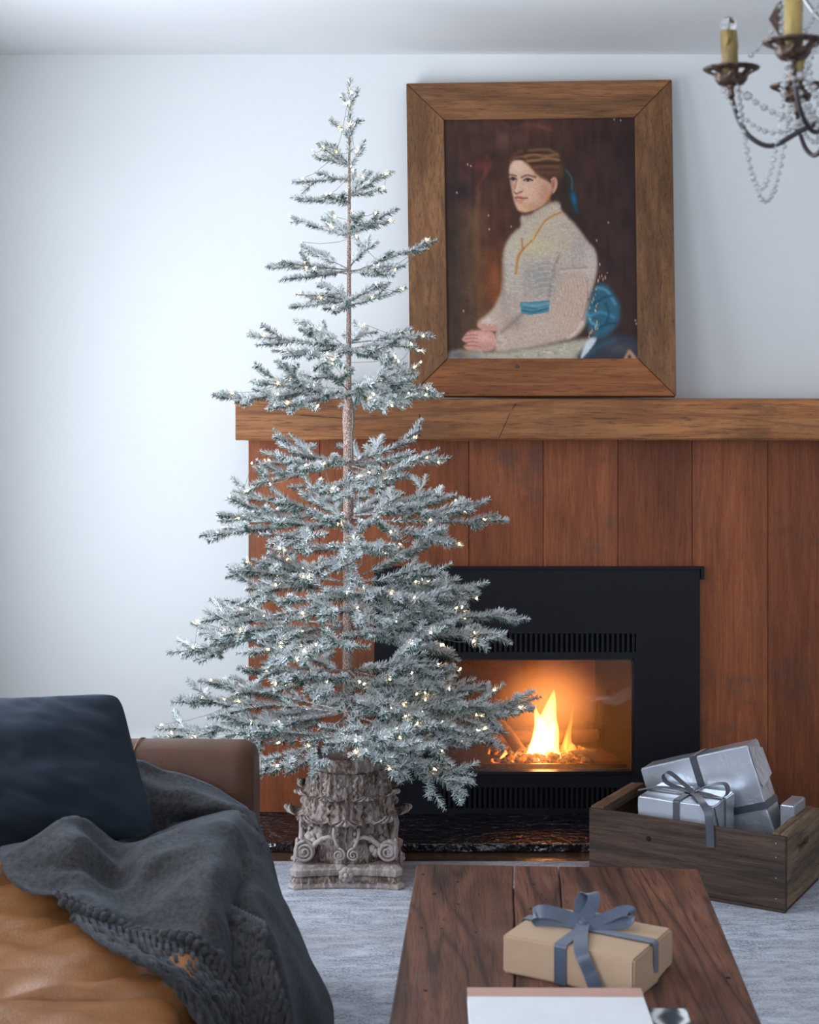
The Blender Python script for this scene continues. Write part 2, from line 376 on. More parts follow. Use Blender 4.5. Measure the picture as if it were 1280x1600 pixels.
# firebox interior
FY = 5.88
t = NT('sooty_brick'); v = t.coords(); br = t.n('ShaderNodeTexBrick'); t.l(t.coords((1, 1, 1), rot=(R(90), 0, 0)), br.inputs['Vector'])
br.inputs['Scale'].default_value = 5; br.inputs['Color1'].default_value = (.13, .06, .038, 1); br.inputs['Color2'].default_value = (.08, .038, .026, 1); br.inputs['Mortar'].default_value = (.07, .04, .03, 1); br.inputs['Mortar Size'].default_value = .012
t.l(t.mix(t.ramp(t.noise(v, 9, 7), [(.35, (0, 0, 0)), (.65, (1, 1, 1))]), (.05, .028, .022), br.outputs['Color']), t.b.inputs['Base Color']); t.set(Roughness=.9); t.bump(t.noise(v, 25, 7), .9, .02); M['firebrick'] = t.m
mb = MB()
mb.box(fx0-.01, fx1+.01, FY, FY+.02, fz0-.01, fz1+.09)
mb.build('firebox_back', M['firebrick'], fp)
mb = MB()
c = [(fx0-.008, YS+.031), (fx0+.09, FY), (fx0+.07, FY), (fx0-.009, YS+.031)]
mb.hexa([(fx0-.006, YS+.032, fz0), (fx0+.08, FY, fz0), (fx0+.07, FY, fz0), (fx0-.009, YS+.05, fz0), (fx0-.006, YS+.032, fz1), (fx0+.08, FY, fz1), (fx0+.07, FY, fz1), (fx0-.009, YS+.05, fz1)])
mb.build('firebox_side', M['slot'], fp); mb = MB()  # black side puts the falling-off firelight into the colour
mb.hexa([(fx1-.08, FY, fz0), (fx1+.006, YS+.032, fz0), (fx1+.009, YS+.05, fz0), (fx1-.07, FY, fz0), (fx1-.08, FY, fz1), (fx1+.006, YS+.032, fz1), (fx1+.009, YS+.05, fz1), (fx1-.07, FY, fz1)])
mb.build('firebox_side', M['slot'], fp)  # darkness toward the edge of the fire is in the colour here too
MB().box(fx0-.009, fx1+.009, YS+.031, FY, fz0-.008, fz0).build('firebox_floor', M['firebrick'], fp)
MB().box(fx0-.009, fx1+.009, YS+.031, FY, fz1, fz1+.008).build('firebox_top', M['slot'], fp)
MB().box(fx0+.02, fx1-.02, YS+.05, YS+.058, fz0, fz0+.018).build('grate_rail', M['blackg'], fp)
# embers and logs
t = NT('ember_bed'); v = t.coords(); n = t.noise(v, 22, 4); t.set(Base_Color=(.05, .035, .03), Roughness=.9)
t.l(t.ramp(n, [(.45, (0, 0, 0)), (.62, (1, .18, .02)), (.75, (1, .5, .15))]), t.b.inputs['Emission Color']); t.b.inputs['Emission Strength'].default_value = 2.0; M['ember'] = t.m
M['coal'] = plain('pebble_grey', (.22, .16, .13), .8, 0, .3, 90)
mb = MB(); mb2 = MB()
for i in range(170):
    x = xcol(random.uniform(770, 915), 5.6); y = random.uniform(5.49, 5.72)
    (mb if random.random() < .45 else mb2).ball((x, y, fz0+random.uniform(.004, .026)), random.uniform(.008, .016), 1, (1.2, 1, .8), .18)
o = mb.build('glowing_embers', M['ember']); props(o, 'bed of small glowing orange embers under the flames', 'embers', kind='stuff')
o = mb2.build('fire_pebbles', M['coal']); props(o, 'small grey brown pebbles scattered along the front of the fire bed', 'pebbles', kind='stuff')
def log(label, a, b, r, m='char'):
    a = Vector(a); b = Vector(b); pts = [a.lerp(b, k/8)+Vector((mnoise.noise(Vector((k, r*99, 3)))*.006, 0, mnoise.noise(Vector((k, 7, r*70)))*.006)) for k in range(9)]
    mb = MB().tube(pts, [r*(1+.12*mnoise.noise(Vector((k*1.3, r*50, 0)))) for k in range(9)], 12)
    o = mb.build('firewood_log', M[m], auto=50); props(o, label, 'log', 'firewood logs in the fire'); return o
log('charred log leaning diagonally at the left of the flames', P(770, 1115, 5.70), P(812, 1172, 5.60), .022)
log('dark log lying across the back of the fire bed', (xcol(770, 5.76), 5.76, fz0+.04), (xcol(935, 5.76), 5.78, fz0+.045), .028)
log('short pale-ended log stub lying at the right of the embers', (xcol(899, 5.57), 5.57, fz0+.024), (xcol(930, 5.56), 5.56, fz0+.024), .022, 'coal')
log('thin charred log standing tilted right of the tall flame', P(878, 1150, 5.70), P(862, 1190, 5.62), .013)
# flames
def flame_mat(name, col, s):
    t = NT(name); e = t.n('ShaderNodeEmission'); e.inputs[0].default_value = (*col, 1); e.inputs[1].default_value = s
    t.l(e.outputs[0], t.out.inputs['Volume']); t.t.links.remove([l for l in t.t.links if l.to_socket == t.out.inputs['Surface']][0]); return t.m
M['flame'] = flame_mat('flame_gas', (1, .42, .10), 260)
M['flame2'] = flame_mat('flame_gas_thin', (1, .32, .05), 110)
def glow_mat(name, col, s_):
    t = NT(name); e = t.n('ShaderNodeEmission'); e.inputs[0].default_value = (*col, 1)
    mp = t.coords((2, 2, 2), 'Generated'); mp.node.inputs['Location'].default_value = (-1, -1, -1)
    g = t.n('ShaderNodeTexGradient', gradient_type='SPHERICAL'); t.l(mp, g.inputs[0]); pw = t.n('ShaderNodeMath', operation='POWER'); pw.inputs[1].default_value = 1.6; t.l(g.outputs['Fac'], pw.inputs[0])
    mu = t.n('ShaderNodeMath', operation='MULTIPLY'); mu.inputs[1].default_value = s_; t.l(pw.outputs[0], mu.inputs[0]); t.l(mu.outputs[0], e.inputs[1])
    t.l(e.outputs[0], t.out.inputs['Volume']); t.t.links.remove([l for l in t.t.links if l.to_socket == t.out.inputs['Surface']][0]); return t.m
M['glowhalo'] = glow_mat('flame_glow', (1, .33, .08), 24)  # emission fading outward, imitates the glow round the fire
fire = thing('fire', 'tall yellow white flames burning behind the fireplace glass', 'fire', (xcol(855, 5.6), 5.6, fz0+.02))
def flame(path, wid, m, Y=5.6, flat=.6):
    pts = spline([P(a, b, Y) for a, b in path], 22)
    ws = spline([Vector((w, 0, 0)) for w in wid], 22)
    mb = MB().tube(pts, [max(.0006, w.x*Y/F) for w in ws], 14)
    for i, v in enumerate(mb.V):
        c = pts[i//14]; mb.V[i] = (v[0], c.y+(v[1]-c.y)*flat, v[2])
    return mb.build('flame', M[m], fire, smooth=True)
flame([(834, 1199), (842, 1178), (850, 1155), (855, 1130), (860, 1108), (864, 1090), (866, 1076)], [15, 19, 18, 15, 10, 5, .4], 'flame', 5.60)
flame([(818, 1199), (832, 1184), (842, 1165), (845, 1142), (841, 1122), (838, 1108)], [6, 12, 14, 12, 6, .4], 'flame', 5.57)
flame([(838, 1196), (842, 1170), (845, 1140), (838, 1115), (837, 1100)], [9, 12, 9, 4, .4], 'flame', 5.63)
flame([(876, 1197), (871, 1182), (864, 1165), (866, 1140), (869, 1118)], [4, 6, 10, 8, .4], 'flame', 5.62)
flame([(878, 1191), (868, 1174), (858, 1160)], [3, 5, 3], 'flame', 5.56)
flame([(898, 1182), (894, 1174), (887, 1162), (888, 1148), (893, 1124), (895, 1098)], [6, 9, 8, 5, 2.5, .3], 'flame2', 5.6)
flame([(884, 1190), (880, 1174), (884, 1158), (888, 1140)], [5, 6, 4, .3], 'flame2', 5.62)
flame([(786, 1194), (788, 1186), (790, 1178), (789, 1168)], [6, 7, 4, .3], 'flame', 5.55)
flame([(805, 1194), (805, 1186), (808, 1174)], [4.5, 5, .3], 'flame', 5.56)
gc_ = P(857, 1098, 5.62)
MB().ball(gc_, 1, 3, (.235, .10, .192)).build('glow_halo', M['glowhalo'], fire, smooth=True)  # soft halo of firelight, added as an emissive ball round the flames
fl = [point('fire_light', P(852, 1130, 5.63), 1.7, (1, .34, .08), .05), point('fire_light_low', P(848, 1180, 5.50), .35, (1, .40, .13), .03), point('fire_light_high', P(862, 1075, 5.79), .8, (1, .32, .10), .05)]

# ------------------------------------------------------------------ rug
def rugmat():
    t = NT('faded_rug'); t.set(Roughness=.95, Specular_IOR_Level=.1)
    v = t.coords((1, 1, 1)); n1 = t.noise(t.coords((3, 9, 1)), 3, 9, .75, .5); n2 = t.noise(v, 130, 3, .7); n3 = t.noise(v, 2.2, 5, .6)
    c = t.ramp(n1, [(.38, (.20, .22, .27)), (.50, (.36, .385, .45)), (.62, (.58, .61, .68))]); c = t.mix(t.ramp(n2, [(.45, (0, 0, 0)), (.62, (.65, .65, .65))]), c, (.66, .68, .74))
    c = t.mix(t.ramp(n3, [(.45, (0, 0, 0)), (.65, (.5, .5, .5))]), c, (.34, .33, .35)); t.l(c, t.b.inputs['Base Color'])
    t.bump(n2, .5, .006); return t.m
M['rug'] = rugmat()
mb = MB(); nx, ny = 60, 60; rx0, rx1, ry0, ry1 = -1.25, 2.5, .9, 4.935
mb.bbox(rx0, rx1, ry0, ry1, -.0115, 0, .003, 2)
rug = mb.build('area_rug', M['rug']); props(rug, 'pale grey blue distressed area rug under the coffee table', 'rug')

# ------------------------------------------------------------------ coffee table
zT = .42
def PZ(px, py, z):
    Y = (H-z)*F/(py-HZ); return P(px, py, Y)
a = PZ(651, 1350, zT); b = PZ(1091, 1358, zT)
dx = (b-a); dx.z = 0; W = dx.length; ex = dx.normalized(); ey = Vector((-ex.y, ex.x, 0)); ey = Vector((ey.x, ey.y, 0))
LT = 1.35
table = thing('coffee_table', 'low rustic dark reclaimed wood coffee table with cracked plank top', 'table', tuple((a+b)/2-ey*LT/2-Vector((0, 0, zT))))
TM = Matrix(((ex.x, ey.x, 0, a.x), (ex.y, ey.y, 0, a.y), (0, 0, 1, 0), (0, 0, 0, 1)))  # local u across, v (negative = toward camera)
cuts = [0, .345*W, .505*W, W]
for i in range(3):
    u0, u1 = cuts[i]+(.0012 if i else 0), cuts[i+1]-(.0012 if i < 2 else 0)
    # wandering plank edges
    mb = MB(); n = 40; G = []
    def edge(k, s): return mnoise.noise(Vector((k*3.1, s*5.3, 0)))*.006+mnoise.noise(Vector((k*11, s, 4)))*.0015
    for j in range(n+1):
        vv = -LT*j/n
        e0 = edge(vv, i) if i else 0; e1 = edge(vv, i+1) if i < 2 else 0
        L, Rr = u0+e0, u1+e1; bv = .003
        if j in (0, n): pass
        G.append([Vector((L, vv, zT-.035)), Vector((L, vv, zT-bv*(1.6 if i == 0 else 1))), Vector((L+bv, vv, zT)), Vector(((L+Rr)/2, vv, zT)), Vector((Rr-bv, vv, zT)), Vector((Rr, vv, zT-bv)), Vector((Rr, vv, zT-.035)), Vector((L, vv, zT-.035))])
    mb.grid(G); m8 = 8; mb.F.append(tuple(range(7))); mb.F.append(tuple(n*m8+k for k in range(6, -1, -1)))
    mb.xf(TM).build('tabletop_plank', M['table'], table, auto=30)
# worm holes and short cracks
mb = MB()
for (px, py, s) in ((661, 1366, 3), (715, 1378, 3), (679, 1397, 4), (716, 1413, 3), (744, 1457, 2.5), (659, 1450, 2.5), (690, 1451, 3), (693, 1437, 2), (665, 1548, 4), (829, 1420, 3), (833, 1382, 3), (748, 1398, 2), (1138, 1528, 5), (846, 1398, 2.5), (853, 1405, 2)):
    c = PZ(px, py, zT); mb.lathe([(s/F*c.y*.9, -.004), (s/F*c.y*.9, .0006)], (c.x, c.y, zT), 8)
mb.build('worm_holes', M['slot'], table, kind='stuff')
mb = MB().box(.05, W-.05, -LT+.05, -.05, zT-.10, zT-.036); mb.xf(TM).build('apron', M['table'], table)
for (u, v) in ((.04, -.04), (W-.11, -.04), (.04, -LT+.11), (W-.11, -LT+.11)):
    MB().bbox(u, u+.07, v-.07, v, .0005, zT-.036, .004).xf(TM).build('leg', M['table'], table)

# ------------------------------------------------------------------ ribbon helper and gifts
def ribbonmat(name, col):
    t = NT(name); t.set(Base_Color=col, Roughness=.38, Sheen_Weight=.3); t.bump(t.noise(t.coords(), 700, 2), .1, .0005)
    t.l(t.mix(t.ramp(t.noise(t.coords(), 40, 3), [(.3, (0, 0, 0)), (.7, (1, 1, 1))]), col, tuple(c*1.35 for c in col)), t.b.inputs['Base Color']); return t.m
M['ribbon'] = ribbonmat('slate_satin_ribbon', (.045, .060, .098)); M['ribbon2'] = ribbonmat('grey_satin_ribbon', (.055, .06, .078))
def strip(pts, wdirs, w, th=.0006, n=40):
    """ribbon through pts; wdirs: width direction per control point"""
    c = spline(pts, n); d = spline(wdirs, n); G = []
    for i in range(n):
        t = (c[min(i+1, n-1)]-c[max(i-1, 0)]).normalized(); wd = d[i]-t*d[i].dot(t); wd.normalize(); nn = t.cross(wd)
        h = wd*w/2; q = nn*th
        G.append([c[i]-h-q, c[i]+h-q, c[i]+h+q, c[i]-h+q, c[i]-h-q])
    return MB().grid(G)
def wrapbox(w, d, h, bend=.0015, seed=0, b=.004):
    """crumpled-paper box centred in x,y, base at z=0"""
    bm = bmesh.new(); bmesh.ops.create_cube(bm, size=1)
    for v in bm.verts: v.co = Vector((v.co.x*w, v.co.y*d, (v.co.z+.5)*h))
    bmesh.ops.bevel(bm, geom=bm.edges[:], offset=b, segments=2, affect='EDGES')
    bmesh.ops.subdivide_edges(bm, edges=[e for e in bm.edges if e.calc_length() > .03], cuts=10, use_grid_fill=True)
    for v in bm.verts:
        nn = mnoise.noise_vector(v.co*14+Vector((seed, 0, 0)))*bend+mnoise.noise_vector(v.co*45+Vector((0, seed, 0)))*bend*.5
        nn.z = max(nn.z, -.0005) if v.co.z < .004 else nn.z
        v.co += nn
    bm.verts.index_update(); mb = MB(); mb.add([v.co.copy() for v in bm.verts], [[v.index for v in f.verts] for f in bm.faces]); bm.free(); return mb
def bands(w, d, h, rw, cxo=0, cyo=0, both=True, e=.0022):
    """two closed ribbon bands around the box; returns list of MB"""
    out = []
    def loop(pts, wd):
        n = len(pts); G = []
        for i in range(n):
            p = pts[i]; nn = (p[1]).normalized(); hh = wd*rw/2; c = p[0]
            G.append([c-hh, c+hh, c+hh+nn*.0012, c-hh+nn*.0012, c-hh])
        return MB().grid(G, closed_u=True)
    def rect(ax, a, hh):
        L = []; r = .004
        for (sx, sz, base) in ((1, 1, 0), (-1, 1, 90), (-1, -1, 180), (1, -1, 270)):
            for k in range(5):
                ang = R(base+k*22.5); dirv = (math.cos(ang), math.sin(ang))
                hx = sx*(a-r)+dirv[0]*(r+e); hz = hh/2+sz*(hh/2-r)+dirv[1]*(r+(e if sz > 0 else .0))
                v = Vector((hx, cyo, hz)) if ax == 'x' else Vector((cxo, hx, hz)); nv = Vector((dirv[0], 0, dirv[1])) if ax == 'x' else Vector((0, dirv[0], dirv[1]))
                L.append((v, nv))
        return L
    out.append(loop(rect('x', w/2, h), Vector((0, 1, 0))))
    if both: out.append(loop(rect('y', d/2, h), Vector((1, 0, 0))))
    return out
def papermat(name, col, metal=0, rough=.6, bump=.15):
    t = NT(name); t.set(Base_Color=col, Roughness=rough, Metallic=metal); v = t.coords()
    t.bump(t.noise(v, 14, 5, .55, .6), bump, .01); return t.m
M['kraft'] = papermat('kraft_paper', (.44, .30, .20), 0, .55, .2)
M['silver'] = papermat('silver_paper', (.78, .83, .91), .8, .30, .35)
# kraft present on the table
GK = Vector((.337, 2.905, zT+.0008)); kang = math.atan2(-.1335, .2305)
KM = Matrix.Translation(GK) @ Matrix.Rotation(kang, 4, 'Z')
gift = thing('kraft_gift_box', 'brown kraft paper gift box with blue grey bow on the coffee table', 'gift', tuple(GK))
kw, kd, kh = .264, .192, .072
wrapbox(kw, kd, kh, .0008, 3).xf(KM).build('wrapped_box', M['kraft'], gift, auto=40)
for m_ in bands(kw, kd, kh, .024, -.012, .005): m_.xf(KM).build('ribbon_band', M['ribbon'], gift, auto=50)
# folded end of the paper
e = kw/2+.0008
mb = MB(); mb.add([(e, -kd/2+.004, kh-.004), (e+.007, kd*.02, kh*.05), (e+.004, -kd*.30, kh*.02), (e, -kd/2+.004, .003)], [(0, 3, 2, 1)]); mb.add([(e, -kd/2+.004, kh-.004), (e+.004, 0.0, kh*.04), (e+.0012, kd/2-.004, .01), (e+.0012, kd/2-.004, kh-.004)], [(0, 1, 2, 3)]); mb.xf(KM).build('paper_fold', M['kraft'], gift)
def X(*p): return Vector(p)
zt_ = kh+.004; kn = X(-.012, .005, zt_+.007)
bow = [
 # loop up (back), loop right, loop left flat, tail
 ([kn, kn+X(-.022, .03, .02), kn+X(-.02, .055, .06), kn+X(.005, .05, .072), kn+X(.012, .03, .05), kn+X(.004, .01, .015), kn], X(.75, .6, .1)),
 ([kn, kn+X(.04, .028, .008), kn+X(.075, .055, .022), kn+X(.10, .06, .022), kn+X(.092, .045, .004), kn+X(.05, .02, .0), kn], X(-.25, .75, .6)),
 ([kn, kn+X(-.04, -.012, .012), kn+X(-.085, -.03, .02), kn+X(-.108, -.035, .012), kn+X(-.098, -.03, -.003), kn+X(-.05, -.012, -.003), kn], X(-.15, .35, .9)),
]
bow = [([kn+X((p-kn).x*.8, (p-kn).y*.8, (p-kn).z*(.62 if k_ == 0 else .9)) for p in pts], wd) for k_, (pts, wd) in enumerate(bow)]
for pts, wd in bow: strip(pts, [wd]*len(pts), .024).xf(KM).build('bow_loop', M['ribbon'], gift, auto=60)
strip([kn, kn+X(.014, -.04, -.004), X(.03, -kd/2-.003, kh+.0), X(.052, -kd/2-.012, kh*.5), X(.066, -kd/2-.014, .006)], [X(1, .1, 0)]*5, .026).xf(KM).build('ribbon_tail', M['ribbon'], gift, auto=60)
MB().ball(kn, .009, 2, (1.1, 1, .8)).xf(KM).build('knot', M['ribbon'], gift, smooth=True)

# books in the foreground
M['paper'] = plain('white_cover', (.62, .63, .645), .6); M['rose'] = plain('dusty_rose_cloth', (.42, .25, .20), .8)
t = NT('photo_cover'); v = t.coords((1, 1, 1)); w = t.n('ShaderNodeTexWave'); w.inputs['Scale'].default_value = 9; w.inputs['Distortion'].default_value = 9; w.inputs['Detail'].default_value = 3; t.l(v, w.inputs['Vector'])
t.l(t.ramp(w.outputs['Fac'], [(.1, (.03, .045, .06)), (.4, (.10, .15, .19)), (.6, (.35, .27, .2)), (.8, (.55, .62, .66)), (1, (.75, .78, .8))]), t.b.inputs['Base Color']); t.set(Roughness=.3); M['photo'] = t.m
def book(name, label, x0, x1, y0, y1, z0, z1, ang, mc, extra=None):
    c = Vector(((x0+x1)/2, (y0+y1)/2, z0)); th = thing(name, label, 'book', tuple(c)); hx, hy, h = (x1-x0)/2, (y1-y0)/2, z1-z0
    Mx = Matrix.Translation(c) @ Matrix.Rotation(ang, 4, 'Z')
    mb = MB(); mb.bbox(-hx, hx, -hy, hy, 0, .0025, .0008, 1); mb.bbox(-hx, hx, -hy, hy, h-.0025, h, .0008, 1); mb.bbox(-hx, hx, hy-.003, hy, .0, h, .0008, 1)
    mb.xf(Mx).build('cover', mc, th)
    MB().box(-hx+.005, hx-.005, -hy+.005, hy-.0035, .0026, h-.0026).xf(Mx).build('page_block', M['paper'], th)
    return th, Mx, hx, hy, h
zb1 = zT+.019
xr = xcol(1080, 2.66)
book('photo_book', 'thin glossy book with dark blue photo cover lying under the white book', .14, .478, 2.42, 2.683, zT+.0006, zb1, R(-2), M['photo'])
zb2 = zb1+.026
ytop = (H-zb2)*F/(1544-HZ)
th, Mx, hx, hy, h = book('white_book', 'white covered book with dusty rose band lying nearest the camera', xcol(729, ytop), xcol(1000, ytop), ytop-.27, ytop, zb1+.0006, zb2, R(-.6), M['paper'])
MB().box(-hx-.0004, hx+.0004, hy-.038, hy+.0006, h-.0026, h+.0006).xf(Mx).build('cover_band', M['rose'], th)

# ------------------------------------------------------------------ crate with silver presents
cA = Vector((1.068, 4.443, 0)); cB = Vector((.572, 4.734, 0)); eu = (cB-cA); CL = eu.length; eu.normalize(); ev = Vector((-eu.y, eu.x, 0))
if ev.y < 0: ev = -ev
CW, CH = .36, .222
CM = Matrix(((eu.x, ev.x, 0, cA.x), (eu.y, ev.y, 0, cA.y), (0, 0, 1, .0006), (0, 0, 0, 1)))
crate = thing('wooden_crate', 'old dark wooden crate holding silver presents beside the hearth', 'crate', tuple(cA+eu*CL/2+ev*CW/2))
# local: u from near corner (0) to left corner (CL); v depth
CI = CM.inverted()
def local(name, mb, m, parent, **k):
    return mb.xf(CM).build(name, m, parent, **k)
local('front_board', MB().bbox(-.020, CL+.020, 0, .014, .012, CH, .002), M['crate'], crate)
local('back_board', MB().bbox(-.020, CL+.020, CW-.014, CW, .012, CH, .002), M['crate'], crate)
mb = MB(); z1, z2 = CH-.075, CH-.05    # end board with a hand hold
va, vb_ = .0155, CW-.0155
mb.box(-.021, -.0005, va, vb_, .014, z1); mb.box(-.021, -.0005, va, vb_, z2, CH+.004); mb.box(-.021, -.0005, va, .13, z1, z2); mb.box(-.021, -.0005, .23, vb_, z1, z2); mb.box(-.006, -.0008, .13, .23, z1, z2)
local('end_board', mb, M['crate_end'], crate)
local('end_board', MB().bbox(CL+.0005, CL+.020, va, vb_, .014, CH+.004, .002), M['crate_end'], crate)
for u in (.0, CL-.022): local('top_cleat', MB().bbox(u, u+.022, .0145, CW-.0145, CH-.026, CH+.006, .002), M['crate_end'], crate)
for j in range(3): local('bottom_slat', MB().bbox(-.018, CL+.018, .004+j*.12, .004+j*.12+.112, .0, .0115, .002, 1), M['crate'], crate)
mb = MB(); mb.ball((CL-.175, -.001, CH-.066), .008, 2, (1, .5, 1)); local('bolt', mb, M['slot'], crate, smooth=True)
M['nail'] = plain('nail_head', (.35, .32, .3), .5, .6)
for z in (.04, .10, .16, .20):
    local('nail', MB().ball((.008, .0005, z), .0028, 1, (1, .4, 1)), M['nail'], crate)
# burnt stamp marks on the end board
mb = MB()
for (v0, z0, w_, h_) in ((.10, .10, .012, .03), (.12, .085, .02, .01), (.13, .105, .01, .04), (.15, .10, .015, .012), (.115, .13, .02, .008), (.145, .08, .02, .012)):
    mb.box(-.0208, -.0198, v0, v0+w_, z0, z0+h_)
local('burnt_stamp', mb, M['char'], crate, kind='stuff')

cang = math.atan2(eu.y, eu.x)
for ch_ in [o for o in bpy.data.objects if o.parent == crate]:
    ch_.data.transform(Matrix.Rotation(-cang, 4, 'Z')); ch_.rotation_euler.z = cang
def silverbox(name, label, Mx, w, d, h, seed, bandspec, roll_anchor=None):
    loc = Mx.translation; g = thing(name, label, 'gift', tuple(loc))
    wrapbox(w, d, h, .0016, seed).xf(Mx).build('wrapped_box', M['silver'], g, auto=40)
    if bandspec:
        for m_ in bands(w, d, h, bandspec[0], bandspec[1], bandspec[2]): m_.xf(Mx).build('ribbon_band', M['ribbon2'], g, auto=50)
    return g
# orientation along the crate: x axis toward the near/right end
ex2 = Vector((-eu.x, -eu.y, 0)); ey2 = ev; RC = Matrix(((ex2.x, ey2.x, 0, 0), (ex2.y, ey2.y, 0, 0), (0, 0, 1, 0), (0, 0, 0, 1)))
def crate_pt(u, v, z): return CM @ Vector((u, v, z))
# big tilted box, its plane parallel to the crate's long side
bw, bd, bh = .37, .108, .30
ra = R(18.4); bxv = (ex2*math.cos(ra)+Vector((0, 0, math.sin(ra)))); bzv = Vector((0, 0, math.cos(ra)))-ex2*math.sin(ra)
TRp = crate_pt(.169, .232, 0); TRp.z = .421
org = TRp-bxv*bw/2-bzv*bh+ey2*bd/2
BMx = Matrix(((bxv.x, ey2.x, bzv.x, org.x), (bxv.y, ey2.y, bzv.y, org.y), (bxv.z, ey2.z, bzv.z, org.z), (0, 0, 0, 1)))
big = silverbox('large_silver_gift', 'largest silver wrapped gift box tilted up out of the crate', BMx, bw, bd, bh, 11, None)
# vertical band over the top and one horizontal round the side
e = .0025
rw = .022
def hoop_v(cx_): # loop in y-z plane
    pts = [(-bd/2-e, 0), (-bd/2-e, bh+e), (bd/2+e, bh+e), (bd/2+e, 0)]
    G = []
    for (y, z) in pts+[pts[0]]: G.append([Vector((cx_-rw/2, y, z)), Vector((cx_+rw/2, y, z))])
    return MB().grid(G)
hoop_v(.0).xf(BMx).build('ribbon_band', M['ribbon2'], big)
G = []
for (x, y) in ((-bw/2-e, -bd/2-e), (bw/2+e, -bd/2-e), (bw/2+e, bd/2+e), (-bw/2-e, bd/2+e), (-bw/2-e, -bd/2-e)): G.append([Vector((x, y, bh*.34)), Vector((x, y, bh*.34+rw))])
MB().grid(G).xf(BMx).build('ribbon_band', M['ribbon2'], big)
e2 = bw/2+.0015
mb = MB(); mb.add([(e2, -bd/2+.004, bh-.005), (e2+.004, bd/2-.002, bh-.03), (e2+.006, bd/2+.004, bh*.62), (e2+.003, -bd/2+.02, bh*.55), (e2+.001, -bd/2+.004, bh*.6)], [(0, 4, 3, 2, 1)]); mb.xf(BMx).build('paper_fold', M['silver'], big)
# small front box with the bow
sw, sd, sh = .241, .190, .262
cpt = crate_pt(.3235, .022+sd/2, 0)
SMx = Matrix.Translation(Vector((cpt.x, cpt.y, .0135))) @ RC.to_4x4()
sm_ = silverbox('small_silver_gift', 'smaller silver gift box with grey ribbon bow at crate front', SMx, sw, sd, sh, 23, (.020, .004, 0))
kn = X(.024, 0, sh+.008)
for pts, wd in (
 ([kn, kn+X(-.04, .01, .022), kn+X(-.085, .02, .045), kn+X(-.10, .01, .035), kn+X(-.085, 0, .018), kn+X(-.04, 0, .006), kn], X(.1, .9, .25)),
 ([kn, kn+X(.04, .02, .022), kn+X(.085, .035, .03), kn+X(.10, .02, .012), kn+X(.085, .0, -.006), kn+X(.04, 0, .0), kn], X(.2, .9, .2)),
 ([kn, kn+X(-.05, -.01, .006), kn+X(-.11, -.02, .006), kn+X(-.165, -.04, -.006)], X(.2, .95, .1)),
): strip(pts, [wd]*len(pts), .019).xf(SMx).build('bow_loop', M['ribbon2'], sm_, auto=60)
strip([kn, kn+X(.03, -.04, -.002), X(.088, -sd/2+.0, sh+.004), X(.110, -sd/2-.022, sh-.012), X(.118, -sd/2-.028, sh-.055), X(.120, -sd/2-.027, sh-.115)], [X(1, .1, 0)]*6, .024).xf(SMx).build('ribbon_tail', M['ribbon2'], sm_, auto=60)
MB().ball(kn, .008, 2, (1.1, 1, .8)).xf(SMx).build('knot', M['ribbon2'], sm_, smooth=True)
e3 = sw/2+.002
mb = MB(); mb.add([(e3, -sd/2+.004, sh-.004), (e3+.003, .03, sh*.15), (e3+.001, sd/2-.004, sh-.004)], [(0, 1, 2)]); mb.xf(SMx).build('paper_fold', M['silver'], sm_)
tp_ = crate_pt(.036, .265, 0); TMx = Matrix.Translation(Vector((tp_.x, tp_.y, .0135))) @ RC.to_4x4()
silverbox('back_silver_gift', 'smallest silver gift box peeking out behind crate right end', TMx, .044, .12, .247, 31, None)

# ------------------------------------------------------------------ painting
def fpnt(px, py):   # the frame leans back: bottom Y 5.36, top Y 5.54
    t_ = (618-py)/(618-127); return P(px, py, 5.36+.18*t_)
painting = thing('framed_portrait', 'oil portrait of seated lady in wide wooden frame on the mantel', 'painting', tuple(fpnt(848, 620)))
OT = [fpnt(635, 130), fpnt(1050, 124), fpnt(1057, 619), fpnt(641, 619)]
IN = [fpnt(694, 187), fpnt(992, 183), fpnt(997, 560), fpnt(700, 560)]
nrm = (OT[1]-OT[0]).cross(OT[3]-OT[0]).normalized()
if nrm.y < 0: nrm = -nrm      # away from the camera
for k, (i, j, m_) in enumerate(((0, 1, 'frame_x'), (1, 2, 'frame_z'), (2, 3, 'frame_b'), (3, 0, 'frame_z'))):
    th = .030+.0015*(k % 2); q = [OT[i], OT[j], IN[j], IN[i]]; c = sum(q, Vector())/4
    q = [p+(c-p).normalized()*.0009 for p in q]; fo = -nrm*(.001*(k % 2))
    bm = bmesh.new(); vs = [bm.verts.new(p+fo) for p in q]+[bm.verts.new(p+nrm*th) for p in q]
    for f in ((0, 1, 2, 3), (7, 6, 5, 4), (0, 4, 5, 1), (1, 5, 6, 2), (2, 6, 7, 3), (3, 7, 4, 0)): bm.faces.new([vs[x] for x in f])
    bmesh.ops.recalc_face_normals(bm, faces=bm.faces[:]); bmesh.ops.bevel(bm, geom=bm.edges[:], offset=.0022, segments=1, affect='EDGES')
    bm.verts.index_update(); mb = MB().add([v.co.copy() for v in bm.verts], [[v.index for v in f.verts] for f in bm.faces]); bm.free()
    mb.build('frame_rail' if k % 2 == 0 else 'frame_stile', M[m_], painting)
MB().add([p+nrm*.03 for p in OT]+[p+nrm*.033 for p in OT], [(3, 2, 1, 0), (4, 5, 6, 7), (0, 1, 5, 4), (1, 2, 6, 5), (2, 3, 7, 6), (3, 0, 4, 7)]).build('backing_board', M['crate'], painting)
mb = MB(); kc = fpnt(808, 573); mb.ball(kc, .0085, 2, (1, .2, 1)); mb.build('knot', M['char'], painting, smooth=True)

